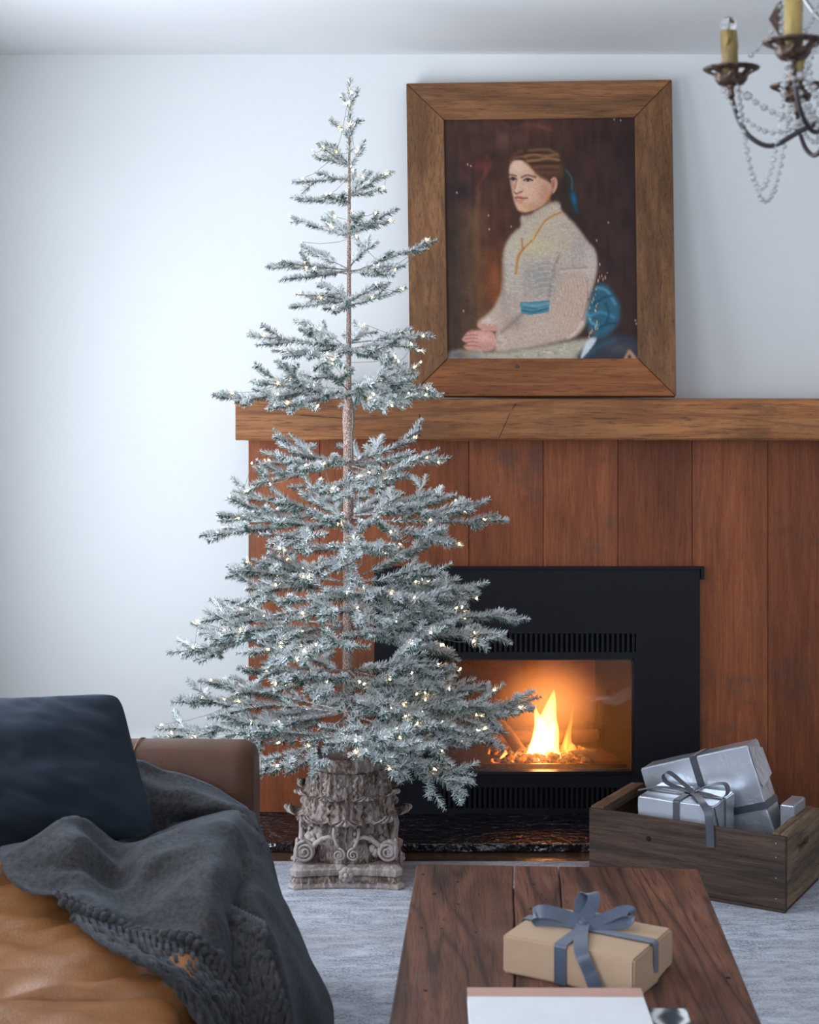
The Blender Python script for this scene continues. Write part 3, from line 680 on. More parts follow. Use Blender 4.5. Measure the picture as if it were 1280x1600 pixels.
def paint_portrait(nx, ny):
    X0, X1, Y0_, Y1_ = 56, 1252, 18, 1520
    xs = np.linspace(X0, X1, nx); ys = np.linspace(Y0_, Y1_, ny); XX, YY = np.meshgrid(xs, ys)
    cell = (X1-X0)/(nx-1)
    def lin(c): c = np.array(c)/255.; return np.where(c <= .04045, c/12.92, ((c+.055)/1.055)**2.4)
    img = np.zeros((ny, nx, 3)); img[:] = (66, 43, 35)
    def blur1(a, r):
        r = int(max(0, round(r)))
        if r < 1: return a
        for _ in range(2):
            for ax in (0, 1):
                p = np.pad(a, [(r+1, r) if k == ax else (0, 0) for k in range(2)], mode='edge'); c = np.cumsum(p, axis=ax)
                a = (np.take(c, range(2*r+1, c.shape[ax]), axis=ax)-np.take(c, range(0, c.shape[ax]-2*r-1), axis=ax))/(2*r+1)
        return a
    def noisef(sx, sy, seed):
        g = np.random.default_rng(seed); h = int((Y1_-Y0_)/sy)+3; w = int((X1-X0)/sx)+3; a = g.random((h, w))
        fx = (XX-X0)/sx; fy = (YY-Y0_)/sy; ix = fx.astype(int); iy = fy.astype(int); tx = fx-ix; ty = fy-iy; tx = tx*tx*(3-2*tx); ty = ty*ty*(3-2*ty)
        return (a[iy, ix]*(1-tx)+a[iy, ix+1]*tx)*(1-ty)+(a[iy+1, ix]*(1-tx)+a[iy+1, ix+1]*tx)*ty
    def smooth_poly(pts, n=6):
        pts = np.array(pts, float); m = len(pts); out = []
        for i in range(m):
            p0, p1, p2, p3 = pts[i-1], pts[i], pts[(i+1) % m], pts[(i+2) % m]
            for k in range(n):
                t = k/n; out.append(.5*((2*p1)+(p2-p0)*t+(2*p0-5*p1+4*p2-p3)*t*t+(3*p1-p0-3*p2+p3)*t**3))
        return np.array(out)
    def pmask(pts, bl=1, sm=True):
        q = smooth_poly(pts) if sm else np.array(pts, float); ins = np.zeros(XX.shape, bool); m = len(q)
        for i in range(m):
            x1, y1 = q[i]; x2, y2 = q[(i+1) % m]
            if y1 == y2: continue
            c = ((y1 > YY) != (y2 > YY)) & (XX < (x2-x1)*(YY-y1)/(y2-y1)+x1); ins ^= c
        return blur1(ins.astype(float), bl)
    def lay(mask, col, op=1):
        nonlocal img
        mm = (mask*op)[..., None]; img = img*(1-mm)+np.array(col, float)*mm
    def blob(cx, cy, rx, ry, col, op=1, p=2, ang=0):
        a = R(ang); dx = XX-cx; dy = YY-cy; u = (dx*math.cos(a)+dy*math.sin(a))/rx; v = (-dx*math.sin(a)+dy*math.cos(a))/ry
        lay(np.exp(-(u*u+v*v)**(p/2)), col, op)
    def stroke(pts, w, col, op=1, soft=.6):
        q = np.array(pts, float)
        if len(q) > 2:
            out = []; m = len(q)
            for i in range(m-1):
                p0 = q[max(i-1, 0)]; p1 = q[i]; p2 = q[i+1]; p3 = q[min(i+2, m-1)]
                for k in range(6): t = k/6; out.append(.5*((2*p1)+(p2-p0)*t+(2*p0-5*p1+4*p2-p3)*t*t+(3*p1-p0-3*p2+p3)*t**3))
            out.append(q[-1]); q = np.array(out)
        x0, x1 = q[:, 0].min()-3*w, q[:, 0].max()+3*w; y0, y1 = q[:, 1].min()-3*w, q[:, 1].max()+3*w
        i0, i1 = np.searchsorted(ys, [y0, y1]); j0, j1 = np.searchsorted(xs, [x0, x1])
        if i1 <= i0 or j1 <= j0: return
        X_, Y_ = XX[i0:i1, j0:j1], YY[i0:i1, j0:j1]; d = np.full(X_.shape, 1e9)
        for i in range(len(q)-1):
            a, b = q[i], q[i+1]; ab = b-a; L = (ab**2).sum()+1e-9; t = np.clip(((X_-a[0])*ab[0]+(Y_-a[1])*ab[1])/L, 0, 1)
            d = np.minimum(d, np.hypot(X_-a[0]-t*ab[0], Y_-a[1]-t*ab[1]))
        mk = np.clip(1-(d-w*(1-soft))/(w*soft*1.6+cell*.5), 0, 1)*op
        img[i0:i1, j0:j1] = img[i0:i1, j0:j1]*(1-mk[..., None])+np.array(col, float)*mk[..., None]
    # background
    lay(np.clip((XX-700)/500, 0, 1), (52, 34, 34), .8)
    lay(np.clip(1-np.abs(XX-240)/200, 0, 1)*np.clip((YY-430)/300, 0, 1), (92, 68, 48), .85)
    blob(370, 1050, 110, 330, (124, 68, 36), .9); blob(400, 640, 90, 250, (84, 46, 34), .6)
    blob(560, 60, 260, 70, (84, 50, 42), .8); blob(440, 150, 90, 60, (98, 66, 58), .7); blob(250, 330, 110, 70, (60, 32, 30), .9); blob(290, 320, 60, 40, (104, 52, 44), .6); blob(200, 430, 60, 60, (74, 44, 46), .7)
    blob(110, 900, 60, 600, (50, 40, 34), .6); blob(150, 480, 100, 60, (38, 26, 28), .8); stroke([(275, 480), (255, 600), (250, 760), (262, 900)], 16, (110, 70, 46), .5, .9)
    stroke([(330, 260), (345, 310), (300, 390), (260, 460)], 14, (112, 58, 48), .5, .9); stroke([(420, 40), (480, 80), (600, 60), (720, 90)], 14, (110, 66, 52), .45, .9)
    n1 = noisef(26, 160, 1)-.5; n2 = noisef(60, 60, 2)-.5; n3 = noisef(9, 9, 3)-.5
    img *= (1+n1*.22+n2*.22+n3*.08)[..., None]
    # ribbon and hair at the back
    stroke([(800, 340), (840, 420), (850, 520), (870, 600)], 24, (44, 56, 56), .8, .9); stroke([(815, 350), (850, 400), (850, 470)], 5, (90, 120, 120), .6)
    blob(800, 470, 50, 130, (44, 36, 30), .8); blob(862, 530, 17, 42, (16, 92, 136), .95, 3, -12); stroke([(868, 570), (885, 620)], 8, (24, 70, 80), .7)
    # hair
    lay(pmask([(450, 345), (456, 290), (485, 235), (545, 205), (640, 190), (730, 205), (790, 255), (805, 330), (795, 400), (770, 440), (750, 400), (690, 400), (600, 300), (540, 265), (480, 300)], 2), (72, 46, 34))
    lay(pmask([(540, 262), (620, 235), (740, 250), (790, 310), (795, 390), (735, 395), (690, 420), (650, 380), (600, 320)], 1), (84, 54, 38))
    for (pts, w, c, o_) in (([(560, 262), (620, 250), (690, 262), (760, 250)], 9, (150, 112, 74), .75), ([(575, 290), (640, 285), (700, 275), (770, 285)], 8, (158, 118, 78), .8), ([(590, 225), (660, 220), (720, 225), (770, 260)], 9, (128, 92, 62), .7), ([(620, 330), (690, 325), (770, 330)], 8, (120, 82, 58), .7), ([(640, 360), (700, 365), (770, 360)], 6, (108, 72, 52), .6), ([(600, 305), (680, 305), (780, 305)], 6, (52, 34, 30), .7), ([(560, 240), (620, 238), (700, 240)], 5, (54, 36, 30), .6), ([(470, 290), (500, 250), (545, 225)], 9, (104, 68, 48), .6), ([(545, 262), (500, 272), (470, 310)], 6, (150, 104, 78), .6)): stroke(pts, w, c, o_, .9)
    # face
    face = pmask([(463, 380), (464, 335), (478, 304), (503, 284), (545, 288), (585, 318), (612, 350), (648, 388), (702, 420), (722, 450), (716, 505), (690, 552), (640, 585), (590, 606), (545, 613), (516, 600), (498, 566), (486, 522), (476, 470), (469, 425)], 1)
    lay(face, (214, 172, 146))
    def fblob(*a, **k):
        nonlocal img
        b = img.copy(); blob(*a, **k); img = b*(1-face[..., None])+img*face[..., None]
    fblob(520, 320, 70, 40, (228, 192, 165), .8); fblob(690, 500, 60, 90, (180, 124, 96), .75); fblob(620, 580, 90, 36, (190, 132, 100), .7); fblob(590, 480, 50, 50, (222, 172, 144), .7)
    fblob(565, 600, 40, 16, (208, 158, 120), .6); fblob(640, 350, 40, 50, (196, 142, 96), .6); fblob(476, 430, 14, 60, (176, 120, 100), .6); fblob(535, 590, 30, 18, (222, 168, 130), .6)
    stroke([(560, 298), (605, 335), (640, 380), (700, 415)], 9, (150, 104, 70), .45, 1.0)
    # brows, eyes
    stroke([(540, 392), (575, 380), (625, 392)], 5, (92, 60, 50), .85, 1.0); stroke([(462, 376), (485, 378), (506, 384)], 4.5, (92, 58, 48), .8, 1.0)
    for (ex_, ey_, w_) in ((580, 410, 27), (488, 403, 19)):
        blob(ex_, ey_-4, w_, 12, (150, 104, 90), .6); blob(ex_, ey_, w_*.72, 7.5, (196, 178, 166), .9, 4); blob(ex_-1, ey_+1, 12, 10, (60, 66, 64), 1, 4); blob(ex_-1, ey_+1, 5, 5, (18, 18, 22), 1, 3)
        stroke([(ex_-w_, ey_+1), (ex_-4, ey_-10), (ex_+w_, ey_+2)], 3.6, (54, 34, 32), .95, .8); stroke([(ex_-w_*.8, ey_+6), (ex_, ey_+10), (ex_+w_*.8, ey_+5)], 2, (160, 112, 96), .6, .8)
    # nose
    stroke([(508, 412), (501, 440), (492, 468)], 6, (160, 104, 88), .7, 1.0); stroke([(522, 410), (516, 440), (508, 466)], 7, (232, 194, 168), .6, 1.0); stroke([(492, 484), (504, 495), (518, 491), (540, 482)], 4.5, (132, 74, 60), .85, .9); blob(507, 474, 12, 10, (232, 186, 162), .7); stroke([(545, 466), (550, 478)], 4, (190, 136, 114), .6, 1.0)
    # mouth
    stroke([(498, 522), (515, 520), (540, 524), (570, 523)], 4, (124, 54, 52), .95, .9); stroke([(502, 514), (520, 513), (556, 521)], 4, (182, 96, 90), .8, .9); stroke([(505, 535), (525, 540), (550, 532)], 6, (200, 112, 100), .8, 1.0); stroke([(515, 553), (540, 552)], 5, (176, 120, 96), .4, .9)
    stroke([(522, 606), (580, 620), (640, 600), (690, 560)], 5, (124, 74, 56), .6, .9)
    # ear
    blob(738, 442, 21, 48, (206, 146, 124), 1, 5, 10); blob(735, 440, 10, 28, (150, 84, 70), .8, 3, 10); stroke([(722, 412), (742, 398), (757, 420), (752, 460), (735, 490)], 4, (222, 164, 142), .8, .8); blob(718, 492, 12, 12, (196, 132, 110), .8)
    blob(706, 540, 15, 22, (150, 92, 50), .9, 3); blob(712, 512, 7, 8, (170, 110, 60), .9); blob(700, 530, 5, 8, (200, 140, 70), .8)
    stroke([(545, 640), (585, 640), (640, 610)], 14, (120, 74, 56), .8, .9)
    # dress
    dress = pmask([(535, 632), (575, 650), (625, 610), (700, 560), (765, 548), (778, 590), (830, 650), (885, 710), (940, 790), (990, 850), (1003, 940), (985, 1040), (962, 1120), (952, 1210), (925, 1300), (870, 1370), (800, 1395), (690, 1420), (580, 1445), (470, 1462), (370, 1470), (352, 1410), (365, 1340), (300, 1320), (250, 1290), (300, 1250), (352, 1200), (392, 1130), (410, 1060), (414, 960), (420, 860), (452, 780), (500, 725), (530, 700)], 2)
    lay(dress, (190, 168, 150))
    def dblob(*a, **k):
        nonlocal img
        b = img.copy(); blob(*a, **k); img = b*(1-dress[..., None])+img*dress[..., None]
    def dstroke(*a, **k):
        nonlocal img
        b = img.copy(); stroke(*a, **k); img = b*(1-dress[..., None])+img*dress[..., None]
    dblob(850, 1200, 130, 220, (196, 160, 140), .85); dblob(640, 1020, 120, 130, (146, 142, 140), .8); dblob(470, 900, 60, 160, (186, 180, 168), .7); dblob(620, 820, 160, 60, (202, 186, 140), .7); dblob(640, 720, 140, 80, (190, 172, 148), .6); dblob(900, 860, 80, 90, (160, 152, 150), .7)
    dblob(460, 1180, 80, 100, (172, 152, 142), .7); dblob(600, 1330, 130, 60, (198, 170, 152), .8); dblob(960, 950, 40, 120, (206, 186, 176), .7); dblob(410, 1000, 22, 160, (130, 112, 104), .6); dblob(480, 1300, 60, 40, (150, 128, 118), .6)
    dstroke([(700, 1130), (720, 1020), (740, 940), (770, 880)], 9, (128, 118, 114), .6, .9); dstroke([(530, 1240), (460, 1300), (400, 1350)], 12, (136, 116, 108), .6, .9)
    dstroke([(940, 1040), (940, 1160), (900, 1290), (830, 1380)], 9, (164, 124, 112), .6, .9); dstroke([(905, 1290), (860, 1350), (815, 1390)], 10, (226, 208, 192), .8, .9)
    g = np.random.default_rng(5)
    for i in range(900):    # lace
        x = g.uniform(420, 990); y = g.uniform(640, 1440); a = g.uniform(-.6, .6)+(1.2 if x > 720 and y > 1000 else (.3 if x < 600 else -.3)); L = g.uniform(8, 24)
        dx, dy = math.cos(a)*L, math.sin(a)*L; dstroke([(x, y), (x+dx*.5+g.uniform(-5, 5), y+dy*.5+g.uniform(-5, 5)), (x+dx, y+dy)], g.uniform(1.4, 2.4), (216, 204, 190) if g.random() < .62 else (144, 130, 122), g.uniform(.15, .42), .8)
    for k in range(7):      # gathered bodice
        y = 880+k*34; dstroke([(590, y+18), (640, y), (700, y-4), (725, y+10)], 3, (204, 196, 184), .4, .9); dstroke([(430, y), (470, y+14), (530, y+22)], 3, (208, 200, 186), .38, .9)
    for k in range(11):     # sleeve ribs
        x = 760+k*20; dstroke([(x, 820+abs(k-5)*6), (x+10+k*2, 880), (x+6+k*3, 940)], 3, (206, 196, 188), .32, .9); dstroke([(x-20, 1030), (x-10, 1120), (x-34, 1240), (x-70, 1330)], 3, (218, 192, 174), .28, .9)
    dstroke([(770, 965), (850, 960), (940, 955)], 3, (140, 118, 110), .5, .8); dstroke([(770, 985), (850, 975), (950, 975)], 6, (214, 198, 188), .4, .9)
    for k in range(26): x = 535+k*9.5; blob(x, 655-k*3.6+g.uniform(-8, 8) if k < 20 else 575+g.uniform(-20, 20), 9, 16, (206, 194, 172) if k % 2 else (158, 142, 120), .6, 2)
    # sash
    s_ = pmask([(516, 1164), (560, 1166), (620, 1162), (704, 1154), (696, 1226), (640, 1238), (580, 1246), (524, 1234)], 0, False); lay(s_, (84, 132, 146)); stroke([(540, 1178), (610, 1190), (695, 1174)], 6, (122, 168, 178), .6, 1); stroke([(535, 1218), (600, 1228), (690, 1206)], 5, (30, 84, 108), .7, .9); stroke([(540, 1200), (620, 1208)], 5, (36, 92, 116), .5, .9)
    # hands and cuffs
    lay(pmask([(250, 1300), (300, 1285), (370, 1310), (368, 1340), (300, 1345), (262, 1330)], 1), (200, 146, 128)); lay(pmask([(165, 1375), (205, 1340), (280, 1338), (350, 1355), (362, 1410), (345, 1455), (270, 1468), (190, 1460), (160, 1435), (185, 1420), (155, 1400)], 1), (206, 150, 134))
    for y in (1372, 1392, 1414, 1436): stroke([(172, y), (215, y-6), (250, y-2)], 3, (150, 90, 80), .75, .9)
    blob(290, 1385, 50, 26, (226, 176, 160), .7); blob(285, 1440, 60, 16, (186, 128, 114), .5); stroke([(200, 1350), (260, 1330)], 4, (140, 86, 74), .6, .9)
    for (cx_, cy_, n_) in ((400, 1390, 40), (320, 1290, 30)):
        for i in range(n_): a = g.uniform(0, 6.28); r_ = g.uniform(4, 52 if n_ == 40 else 46); blob(cx_+math.cos(a)*r_*.8, cy_+math.sin(a)*r_*(1.1 if n_ == 40 else .6), 9, 7, (212, 192, 174) if g.random() < .6 else (170, 146, 130), .7)
    # skirt, seat
    sk = pmask([(80, 1470), (180, 1462), (360, 1470), (560, 1450), (760, 1412), (900, 1392), (960, 1400), (900, 1475), (860, 1530), (80, 1530)], 3); lay(sk, (182, 172, 152)); b0 = img.copy()
    for i in range(120): x = g.uniform(90, 930); y = g.uniform(1400, 1520); stroke([(x, y), (x+g.uniform(-30, 30), y+g.uniform(-8, 8))], g.uniform(3, 7), [(222, 212, 196), (148, 134, 116), (196, 176, 150)][int(g.integers(3))], .5, .9)
    blob(130, 1490, 80, 30, (70, 66, 78), .7); blob(220, 1500, 50, 20, (120, 116, 120), .5); blob(180, 1480, 12, 26, (170, 130, 70), .7)
    img = b0*(1-sk[..., None])+img*sk[..., None]
    lay(pmask([(880, 1520), (930, 1440), (1000, 1390), (1120, 1360), (1245, 1400), (1245, 1525)], 3), (50, 54, 64)); stroke([(920, 1500), (1000, 1440), (1100, 1400)], 18, (48, 84, 102), .8, .9); blob(1130, 1450, 90, 40, (92, 84, 88), .6); lay(pmask([(900, 1470), (935, 1400), (990, 1375), (985, 1410), (930, 1480), (890, 1515)], 1), (206, 212, 214))
    lay(pmask([(965, 1110), (1000, 1060), (1050, 1060), (1095, 1110), (1138, 1180), (1140, 1260), (1105, 1330), (1040, 1380), (985, 1385), (940, 1340), (930, 1260), (945, 1180)], 3), (50, 96, 114))
    for (pts, w, c) in (([(1000, 1080), (1060, 1100), (1110, 1180)], 10, (90, 150, 172)), ([(980, 1180), (1040, 1140), (1090, 1130)], 8, (24, 66, 92)), ([(960, 1250), (1020, 1230), (1100, 1260)], 10, (74, 140, 168)), ([(1000, 1330), (1060, 1300), (1110, 1300)], 9, (26, 64, 90)), ([(1050, 1180), (1070, 1240), (1050, 1300)], 8, (26, 70, 96)), ([(940, 1240), (960, 1290), (1000, 1310)], 10, (96, 160, 190))): stroke(pts, w, c, .75, .9)
    # flaking
    for i in range(46): y = g.uniform(930, 1400); x = 965+g.uniform(-22, 40)+(60 if y < 1050 else 0); blob(x, y, g.uniform(2, 5), g.uniform(4, 13), (206, 180, 140) if g.random() < .7 else (150, 60, 50), .9, 3)
    for (x, y) in ((205, 308), (225, 318), (330, 630), (333, 715), (165, 1220), (470, 700), (1235, 1280), (1240, 1300), (135, 485), (1120, 35), (1160, 40), (1075, 680), (1000, 790)): blob(x, y, 5, 8, (190, 170, 140), .85, 3)
    # necklace
    stroke([(790, 612), (735, 632), (680, 668), (640, 725), (600, 785), (545, 835)], 5, (186, 126, 52), .95, .7); stroke([(545, 835), (515, 880), (502, 930), (494, 990)], 7, (178, 116, 44), .95, .7); stroke([(600, 785), (615, 750)], 3, (226, 176, 90), .8); stroke([(536, 775), (538, 830)], 6, (184, 110, 84), .8, .8)
    for k in range(7): blob(504-k*2, 890+k*15, 6, 5, (214, 160, 70), .7)
    lay(pmask([(1165, 1500), (1195, 1455), (1235, 1500), (1250, 1525), (1160, 1525)], 1), (178, 138, 104)); blob(1195, 1500, 12, 12, (70, 44, 34), .9, 3)
    img *= (1+(noisef(7, 7, 9)-.5)*.10)[..., None]
    return lin(np.clip(img, 0, 255))
PNX, PNY = 300, 376
col = paint_portrait(PNX, PNY)
c4 = [IN[0]+nrm*.008, IN[1]+nrm*.008, IN[2]+nrm*.008, IN[3]+nrm*.008]
ext = .006
cen = sum(c4, Vector())/4; c4 = [p+(p-cen).normalized()*.006 for p in c4]
uu, vv = np.meshgrid(np.linspace(0, 1, PNX), np.linspace(0, 1, PNY))
A4 = [np.array(p-LOC[painting.name]) for p in c4]
Vn = ((1-uu)*(1-vv))[..., None]*A4[0]+(uu*(1-vv))[..., None]*A4[1]+(uu*vv)[..., None]*A4[2]+((1-uu)*vv)[..., None]*A4[3]
idx = np.arange(PNX*PNY).reshape(PNY, PNX); quads = np.stack([idx[:-1, :-1], idx[1:, :-1], idx[1:, 1:], idx[:-1, 1:]], -1).reshape(-1, 4)
me = bpy.data.meshes.new('canvas'); me.from_pydata(Vn.reshape(-1, 3).tolist(), [], quads.tolist())
ca = me.color_attributes.new('paint', 'FLOAT_COLOR', 'POINT'); ca.data.foreach_set('color', np.concatenate([col.reshape(-1, 3), np.ones((PNX*PNY, 1))], 1).astype(np.float32).ravel())
t = NT('oil_paint'); at = t.n('ShaderNodeVertexColor'); at.layer_name = 'paint'; t.l(at.outputs[0], t.b.inputs['Base Color']); t.set(Roughness=.55, Specular_IOR_Level=.25); t.bump(t.noise(t.coords(), 140, 4), .06, .001)
me.materials.append(t.m); o = bpy.data.objects.new('canvas', me); COL.objects.link(o); o.parent = painting; o['label'] = 'oil painted canvas of lady in white lace dress with blue sash'

# ------------------------------------------------------------------ Christmas tree
AX, AY = xcol(544, 4.82), 4.82
def needles_for(paths, dens=1000, nl=.0185, g=None):
    """paths: list of (pts Nx3 array) needle-clad twigs. returns verts, tris, frost value per vert"""
    Os = []; Ts = []; Ns = []; Ls = []
    for pts, sc_ in paths:
        seg = np.diff(pts, axis=0); ln = np.linalg.norm(seg, axis=1); tot = ln.sum()
        if tot < 1e-4: continue
        n = max(8, int(tot*dens)); s = np.sort(g.random(n))*tot; cum = np.concatenate([[0], np.cumsum(ln)])
        k = np.clip(np.searchsorted(cum, s, side='right')-1, 0, len(ln)-1); fr = (s-cum[k])/ln[k]
        O = pts[k]+seg[k]*fr[:, None]; T = seg[k]/ln[k][:, None]
        up = np.array([0, 0, 1.0]); A = np.cross(T, up); nA = np.linalg.norm(A, axis=1); A[nA < 1e-3] = [1, 0, 0]; A /= np.linalg.norm(A, axis=1)[:, None]
        B = np.cross(A, T)
        ph = g.random(n)*2*np.pi; N = A*np.cos(ph)[:, None]+B*np.sin(ph)[:, None]
        L = nl*sc_*g.uniform(.75, 1.1, n)*np.clip(.62+ (tot-s)/.025*.38, .62, 1)
        Os.append(O); Ts.append(T); Ns.append(N); Ls.append(L)
    O = np.concatenate(Os); T = np.concatenate(Ts); N = np.concatenate(Ns); L = np.concatenate(Ls); n = len(O)
    ang = g.uniform(.80, 1.2, n); D = T*np.cos(ang)[:, None]+N*np.sin(ang)[:, None]; D[:, 2] += .10; D /= np.linalg.norm(D, axis=1)[:, None]
    Wv = np.cross(D, N); Wv /= (np.linalg.norm(Wv, axis=1)[:, None]+1e-9); w = .00155
    V = np.stack([O+Wv*w, O-Wv*w, O+np.cross(D, Wv)*w*.9, O+D*L[:, None]*.75+Wv*w*.9, O+D*L[:, None]], 1)   # 5 verts
    b = np.arange(n)[:, None]*5
    Fc = np.concatenate([b+np.array([[0, 1, 4]]), b+np.array([[1, 2, 4]]), b+np.array([[2, 0, 3]]), b+np.array([[0, 4, 3]])], 0)
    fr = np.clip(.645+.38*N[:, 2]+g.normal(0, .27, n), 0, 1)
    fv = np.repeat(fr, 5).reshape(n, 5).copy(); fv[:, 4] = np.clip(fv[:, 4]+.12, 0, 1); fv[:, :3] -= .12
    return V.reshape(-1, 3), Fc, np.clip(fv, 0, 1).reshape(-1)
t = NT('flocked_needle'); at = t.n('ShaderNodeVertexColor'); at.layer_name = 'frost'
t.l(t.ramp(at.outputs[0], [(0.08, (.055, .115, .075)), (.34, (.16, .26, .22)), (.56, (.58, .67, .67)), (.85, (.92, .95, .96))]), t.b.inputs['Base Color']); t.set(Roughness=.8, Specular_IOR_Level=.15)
M['needle'] = t.m
t = NT('flocked_twig'); v = t.coords(); t.l(t.ramp(t.noise(v, 240, 3), [(.40, (.12, .065, .045)), (.60, (.62, .60, .60))]), t.b.inputs['Base Color']); t.set(Roughness=.9); M['twig'] = t.m
t = NT('flocked_trunk'); v = t.coords(); t.l(t.ramp(t.noise(v, 300, 4, .7), [(.42, (.20, .10, .065)), (.52, (.34, .22, .17)), (.64, (.72, .70, .70))]), t.b.inputs['Base Color']); t.set(Roughness=.9); t.bump(t.noise(v, 220, 4), .8, .004); M['trunk'] = t.m
zc_top = .375
tree = thing('christmas_tree', 'tall sparse frosted artificial fir tree standing in the carved wooden capital', 'tree', (AX, AY, zc_top))
def trunk_at(z):  # slight lean toward the top
    return Vector((AX+(z-1.0)*.003, AY, z))
zt_tree = zrow(210, AY)
pts = [trunk_at(zc_top-.02+(zt_tree-zc_top+.02)*k/60) for k in range(61)]
def trad(z):
    if z > 2.1: return .0035+.002*(zt_tree-z)/.3
    if z > 1.50: return .0055+.0035*(2.1-z)/.6
    if z > 1.38: return .009+.011*math.sin(min(1, (1.50-z)/.07)*math.pi/2)*(1 if z > 1.42 else .9)
    return .0165
mb = MB().tube(pts, [trad(p.z)*(1+.05*mnoise.noise(Vector((0, 0, p.z*30)))) for p in pts], 10)
mb.build('trunk', M['trunk'], tree, smooth=True)
gt = np.random.default_rng(21)
BULBS = []
def bez(p0, p1, n, droop, lift):
    out = []
    for i in range(n):
        t_ = i/(n-1); p = p0.lerp(p1, t_); p = p.copy(); p.z += -droop*math.sin(math.pi*min(1, t_*1.0))+lift*(t_**3-t_); out.append(p)
    return np.array([tuple(q) for q in out])
def add_branch(p0, p1, full=True, up=0., twig_scale=1.0, dens=1.0, nsc=1.0, stp=1.0):
    L = (p1-p0).length; d = (p1-p0).normalized()
    n = 12; sp = bez(p0, p1, n, -L*.03+gt.normal(0, .004), L*.07)
    side = d.cross(Vector((0, 0, 1)))
    if side.length < .2: side = Vector((1, 0, 0))
    side.normalize(); upv = side.cross(d).normalized()
    paths = []; wood = [(sp, .0042 if L > .3 else .0028, .0016)]
    s0 = .0 if L < .2 else .22+.12*gt.random()
    k0 = int(s0*(n-1)); paths.append((sp[k0:], 1.0))
    # pairs of side twigs
    step = .058; s = max(s0*L, .03)+.01; sgn = 1 if gt.random() < .5 else -1
    while s < L*.93:
        t_ = s/L; i = min(int(t_*(n-1)), n-2); f_ = t_*(n-1)-i; base = Vector(sp[i]*(1-f_)+sp[i+1]*f_)
        tl = min(.20, (.35+.65*math.sin(min(1, t_*1.6)*math.pi*.5))*(L-s)*.58+(.060 if L > .2 else .034))*gt.uniform(.75, 1.15)*twig_scale
        an = R(gt.uniform(26, 48)); tilt = gt.normal(.10+up, .42)
        lat = (side*sgn*math.cos(tilt)+upv*math.sin(tilt)).normalized()
        dr = (d*math.cos(an)+lat*math.sin(an)).normalized()
        tp = bez(base, base+dr*tl, 5, -tl*.04, tl*.06); paths.append((tp, 1.0)); wood.append((tp, .0018, .0011))
        if tl > .10:
            for q in ((.42, 1), (.62, -1)) if tl > .13 else ((.5, -1),):
                sl = (tl*(1-q[0])*.75+.035)*gt.uniform(.8, 1.15); b2 = Vector(tp[0])*(1-q[0])+Vector(tp[-1])*q[0]
                l2 = dr.cross(upv).normalized()*q[1]; d2 = (dr*math.cos(R(42))+l2*math.sin(R(42))+upv*gt.normal(.05, .25)).normalized()
                t2 = bez(b2, b2+d2*sl, 4, 0, 0); paths.append((t2, .95)); wood.append((t2, .0013, .001))
        sgn *= -1; s += stp*step*gt.uniform(.75, 1.2)*(.8 if L < .2 else 1)
    mb = MB()
    for (w_, r0, r1) in wood:
        m_ = len(w_); mb.tube([Vector(q) for q in w_], [r0+(r1-r0)*k/(m_-1) for k in range(m_)], 5)
    br = mb.build('branch', M['twig'], tree, smooth=True)
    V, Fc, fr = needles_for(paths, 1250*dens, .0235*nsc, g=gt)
    off = np.array(LOC[tree.name]); me = bpy.data.meshes.new('needles'); V = V-off
    me.vertices.add(len(V)); me.vertices.foreach_set('co', V.astype(np.float32).ravel()); nf = len(Fc)
    me.loops.add(nf*3); me.loops.foreach_set('vertex_index', Fc.astype(np.int32).ravel()); me.polygons.add(nf)
    me.polygons.foreach_set('loop_start', np.arange(0, nf*3, 3, dtype=np.int32)); me.update(calc_edges=True)
    ca = me.color_attributes.new('frost', 'BYTE_COLOR', 'POINT')
    # BYTE_COLOR is stored in sRGB: write linear floats through foreach_set
    c4_ = np.stack([fr, fr, fr, np.ones_like(fr)], 1).astype(np.float32); ca.data.foreach_set('color', c4_.ravel())
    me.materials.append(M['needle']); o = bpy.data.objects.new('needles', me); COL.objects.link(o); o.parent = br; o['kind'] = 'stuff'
    # bulb sites
    nb = max(1, int(L*6.3+gt.uniform(0, 1.0))) if L > .09 else (1 if gt.random() < .3 else 0)
    for k in range(nb):
        pp, _ = paths[0] if gt.random() < .45 else paths[int(gt.integers(len(paths)))]
        q = pp[int(gt.integers(len(pp)*2//5, len(pp)))]; BULBS.append((Vector(q)+Vector((gt.normal(0, .006), -.010+gt.normal(0, .004), .006+gt.normal(0, .006))), p0.z))
    return len(Fc)
TRI = 0
